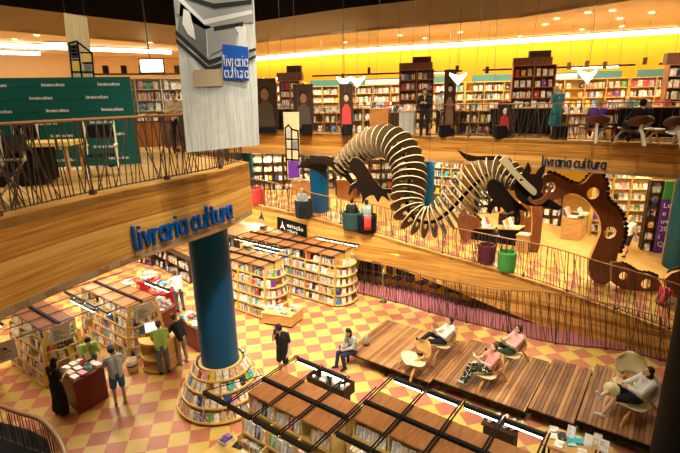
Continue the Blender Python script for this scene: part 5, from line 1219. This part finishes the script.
# display tables and crates on the far floor
def utable(label,px,Y,w,d,h,m,sd,books=True):
    p=upx(px,Y)
    if m in ('yellow_wood','cream','red'):
        R_=Matrix.Rotation(ANG*.6,3,'Z'); q0=p+R_@V((-w/2,-d/2,0)); low_shelf(q0,p+R_@V((w/2,-d/2,0)),h,label,sd+70,nb=max(2,int(w/.6)),tiers=2,wood='shelf_wood',light=m,depth=d*.7); 
        spread(lambda u,v: p+R_@V((-w/2+w*u,-d/2+d*.7*v,h+.045)),int(w/.3),2,'on the '+label,False,seed=sd,stand=.7,stack=3,a=R_@V((1,0,0))); return
    t=thing('display_table',label,'table',p,ANG*.6); b=MB(); b.box(-w/2,-d/2,.06,w/2,d/2,h); b.build('body',m,t); b=MB(); b.box(-w/2-.03,-d/2-.03,h,w/2+.03,d/2+.03,h+.04); b.build('top','shelf_wood',t)
    if books:
        R_=Matrix.Rotation(ANG*.6,3,'Z'); spread(lambda u,v: p+R_@V((-w/2+w*u,-d/2+d*v,h+.045)),4,2,'on the '+label,False,seed=sd,stand=.6,stack=3,a=R_@V((1,0,0)))
utable('wide low table of yellow and red books left of the red dressed poster',327,21.5,2.6,.9,.8,'yellow_wood',1); utable('yellow fronted display table in front of the far shelves',385-12,20.2,1.9,.8,1.0,'yellow_wood',2)
utable('brown wooden crate table next to the yellow fronted one',381,18.9,.75,.6,1.0,'panel_wood',3); utable('small dark table between the crate and the dark cabinet',396,18.9,.5,.5,.85,'dark_brown',4); utable('pale patterned box stand beside the standing woman in black',407.5,18.0,.55,.4,.9,'print_grey3',5)
utable('orange fronted display table right of the narrow poster',470,18.6,2.2,.8,.85,'yellow_wood',6); utable('wide black display table behind the small red poster',524,17.2,2.3,.7,.95,'black',7); utable('pale table of magazines behind the woman in teal',566,17.4,1.5,.7,.7,'cream',8)
utable('low table with red and pink books behind the seated reader in black',622,15.5,1.5,.6,.9,'red',9); utable('black cabinet table at the right behind the empty chair',655,14.8,2.0,.6,.95,'black',10); utable('dark table behind the grey striped poster',283,22.5,1.2,.6,1.0,'black',11)
# seated readers and chairs at the far railing
ch=[('brown shell chair of the reader in purple at the far railing',597,13.95,RZ(-25)),('brown shell chair of the reader in black at the far railing',637,12.75+.25,RZ(-10)),('empty brown shell chair nearest the right end of the far railing',671,12.3,RZ(-5))]
CHU=[]
for lab,x,Y,rz in ch: p=upx(x,Y); CHU.append((p,rz)); shell_chair(lab,p+V((0,0,.02)),rz,seat='shell_brown',back='shell_brown',leg='cream',bw=.33,bh=.3)
person('reader in purple shirt seated at the far railing',CHU[0][0]+V((0,0,.03)),CHU[0][1],'lounge','purple','black',hair='blond',sleeve='long')
person('reader in black shirt with short dark hair seated at the far railing',CHU[1][0]+V((0,0,.03)),CHU[1][1],'lounge','black','navy',hair='dark',sleeve='long')
p=upx(654,12.9); t=thing('side_table','small pale side table between two chairs at the far railing','table',p); b=MB(); b.lathe([(0,.42),(.3,.42),(.3,.45),(0,.45)],n=20); b.build('table_top','cream',t)
for k in range(3): a=2*PI*k/3; b=MB(); b.tube((.08*math.cos(a),.08*math.sin(a),.42),(.26*math.cos(a),.26*math.sin(a),0),.02,n=6); b.build('leg','chair_wood',t)
person('woman in black suit standing at the far railing',upx(424.5,17.55),RZ(160),'read','black','black',hair='dark',sleeve='long',female=True,s=1.0)
person('person in pale top and black trousers behind the woman in black suit',upx(440,19.2),RZ(190),'read','white','black',hair='dark',sleeve='short',s=.95)
person('fair haired woman in teal patterned dress at the far railing',upx(556,15.6),RZ(20),'phone','teal','teal',hair='blond',legs='skirt',female=True,s=.98)
# ================================================================ paper signs on bookcase ends
def hang_sign(label,px,Y,lines,m='paper',mt='steel_dark'):
    P=[atY(x,y,Y) for x,y in px]; o3=P[0].copy(); t=thing('paper_sign',label,'sign',o3); b=MB(); b.prism(P,V((0,.012,0))); b.build('sheet',m,t,o3)
    a,bb,c,d=P
    for k in range(lines):
        f=.3+.6*k/lines; l=a.lerp(d,f).lerp(bb.lerp(c,f),.15); r=a.lerp(d,f).lerp(bb.lerp(c,f),.45+.3*((k*7)%3)/2); bx=MB(); bx.prism([l+V((0,-.006,0)),r+V((0,-.006,0)),r+V((0,-.006,-.018)),l+V((0,-.006,-.018))],V((0,.005,0))); bx.build('printed_line',mt,t,o3)
    return t
hang_sign('pale green sign sheet on the end of the bookcase by the red desk',[(49,328),(69,321.5),(71,338.5),(52.6,345)],11.45,6,mt='print_green')
hang_sign('pale green sign sheet on the bookcase end above the round desk',[(134.7,307),(151.7,301),(152.5,315),(136,323)],12.6,5,mt='print_green')
NOTICE=hang_sign('white notice sign with dark round emblem at the left picture edge',[(-4,344.5),(14.5,338),(18.6,357),(-2,364.5)],10.9,5)
p0=atY(5,349,10.88); b=MB(); b.tube(p0,p0+V((0,-.012,0)),.045,n=16); o=b.build('round_emblem','steel_dark',None); 
o.location=-V(NOTICE.location); o.parent=NOTICE
hang_sign('small yellow price card on the bookcase near the dark haired shopper',[(86,320),(92,318),(92,327),(86,328)],12.0,2,m='yellow_wood')
# ================================================================ light
def spot(name,p,tgt,power,size=1.2,blend=.5,col=(1,.82,.55),r=.12):
    l=bpy.data.lights.new(name,'SPOT'); l.energy=power; l.spot_size=size; l.spot_blend=blend; l.color=col; l.shadow_soft_size=r
    o=bpy.data.objects.new(name,l); C.objects.link(o); o.location=p; o.rotation_euler=(V(tgt)-V(p)).to_track_quat('-Z','Y').to_euler(); return o
def area(name,p,sx,sy,power,col=(1,.84,.6),rot=(0,0,0)):
    l=bpy.data.lights.new(name,'AREA'); l.shape='RECTANGLE'; l.size=sx; l.size_y=sy; l.energy=power; l.color=col
    o=bpy.data.objects.new(name,l); C.objects.link(o); o.location=p; o.rotation_euler=rot; return o
W1=(1,.84,.58); W2=(1,.90,.73)
for i,(x,y,tx,ty,pw) in enumerate(((-3.2,9,-3,12.3,230),(-1,9,0,14,1300),(1,6,0,10,1200),(3,7,2,14,1500),(6,6,4,11,600),(-1,12,-1,15,1700),(3,12,2,15,1300),(7,10,6,10,380),(-4,16,-4,17,1500),(0,17,-2,19,1300),(4,15,4,14,700),(-.5,3.5,0,8,650),(-5,12,-4.5,15,200))):
    spot('atrium_fill_spot',(x,y,13.7),(tx,ty,0),pw*1.85,1.02,.7,W2)  # spots added out of view to light the atrium
# spots added above the view to brighten the fascias
for p,tg,pw in (((2,9,13.6),(-3,21,6),3200),((-1,9,13.6),(4,17,5),3000),((4,6,13.6),(8,13,6),450),((1,7,13.6),(-3.3,8,5.5),1500),((-1,4,13.6),(-4.5,5.5,5.8),500),((0,11,13.6),(-.5,18.5,2.5),1400),((5,8,13.6),(5,14,1.5),900)):
    spot('fascia_fill_spot',p,tg,pw,1.0,.6,W1)
spot('banner_fill_spot',(-1.2,1.5,13),(-2,8,8.6),650,.6,.6,(1,.93,.82)); spot('balcony_fill_spot',(0,6,13.6),(-6.5,9.5,7.2),900,.75,.6,W2)  # two spots added to lift the banner and the balcony
# area lights added under the upper ceilings to brighten that floor
for x,y,sx,sy,pw,rz in ((-1,24.3,6,1,420,-.3),(6,21.8,6,1,480,-.3),(12,18.5,6,1,520,-.4),(11.5,14.5,3,1,160,-.6),(-14,24,5,.6,260,.5),(-18,14,4,2,260,0),(-9.5,27.5,4,.6,200,.5),(-10,19.5,3,1,180,0)):
    area('ceiling_fill_area',(x,y,CEIL-.06 if y>17 or x>0 else 10.8),sx,sy,pw,(1,.86,.6),(0,0,rz))
area('balcony_fill_area',(-6.5,8.5,13.5),2,2,260,(1,.86,.62))  # added area light high over the balcony, no fixture there
# area lights added beneath the upper floor to brighten the mezzanine
for x,y,pw in ((-4,24,260),(0,22.5,300),(4,21,300),(8,19.5,360),(10,16.5,300),(13,19,300),(7,16.8,200)):
    area('mezzanine_fill_area',(x,y,5.6),1.6,.6,pw*.6,(1,.85,.55),(0,0,ANG))
# area lights added beneath the balcony to brighten the ground floor
for x,y,pw in ((-8,14.5,130),(-10,17,260),(-7,18,260),(-12,13,110),(-9.5,14,60),(-6.5,21,220),(-12,21,200),(-6.7,12.4,60)):
    area('undercroft_fill_area',(x,y,5.3),1.4,.5,pw,(1,.91,.73),(0,0,ANG))
spot('wall_fill_spot',(-1,13,13.7),(-4.5,22.5,1.2),1500,.5,.6,W2)  # extra spot aimed at the beige wall to brighten it
l=bpy.data.lights.new('wall_fill_point','POINT'); l.energy=120; l.color=(1,.93,.75); l.shadow_soft_size=.12; o=bpy.data.objects.new('wall_fill_point',l); C.objects.link(o); o.location=(-4.6,22.7,1.75)  # added point light brightening the beige wall, not a real lamp
area('violet_light',(3.2,18.2,1.6),2.0,.3,22,(.75,.35,1.),(0,0,ANG))
area('yellow_light',(1.2,18.6,1.9),3.,.3,60,(1,.8,.3),(0,0,ANG))
w=bpy.data.worlds.new('world'); bpy.context.scene.world=w; w.use_nodes=True; w.node_tree.nodes['Background'].inputs[0].default_value=(1,.85,.65,1); w.node_tree.nodes['Background'].inputs[1].default_value=.09
# ================================================================ the smaller books, and the people
so=STUFF.build('shelved_books',SMATS); tag(so,'rows of small books filling the farther shelves, tables and bookcases','books',kind='stuff')
for a,k in PQ: build_person(*a,**k)
# ================================================================ camera
cd=bpy.data.cameras.new('camera'); co=bpy.data.objects.new('camera',cd); C.objects.link(co); bpy.context.scene.camera=co
cd.sensor_fit='HORIZONTAL'; cd.sensor_width=36; cd.lens=F*36/680; cd.clip_end=200
c,s=math.cos(PIT),math.sin(PIT); cr,sr_=math.cos(ROLL),math.sin(ROLL)
r0=V((1,0,0)); u0=V((0,s,c)); f0=V((0,c,-s))
R0=r0*cr-u0*sr_; U0=r0*sr_+u0*cr
m=Matrix.Identity(4)
for i,v in enumerate((R0,U0,-f0)):
    for j in range(3): m[j][i]=v[j]
m.translation=V((0,0,H)); co.matrix_world=m
sc=bpy.context.scene; sc.view_settings.view_transform='Standard'; sc.view_settings.look='None'; sc.view_settings.gamma=1; sc.view_settings.use_curve_mapping=False; sc.view_settings.exposure=0.08
print('objects',len(bpy.data.objects),'books',NB[0])
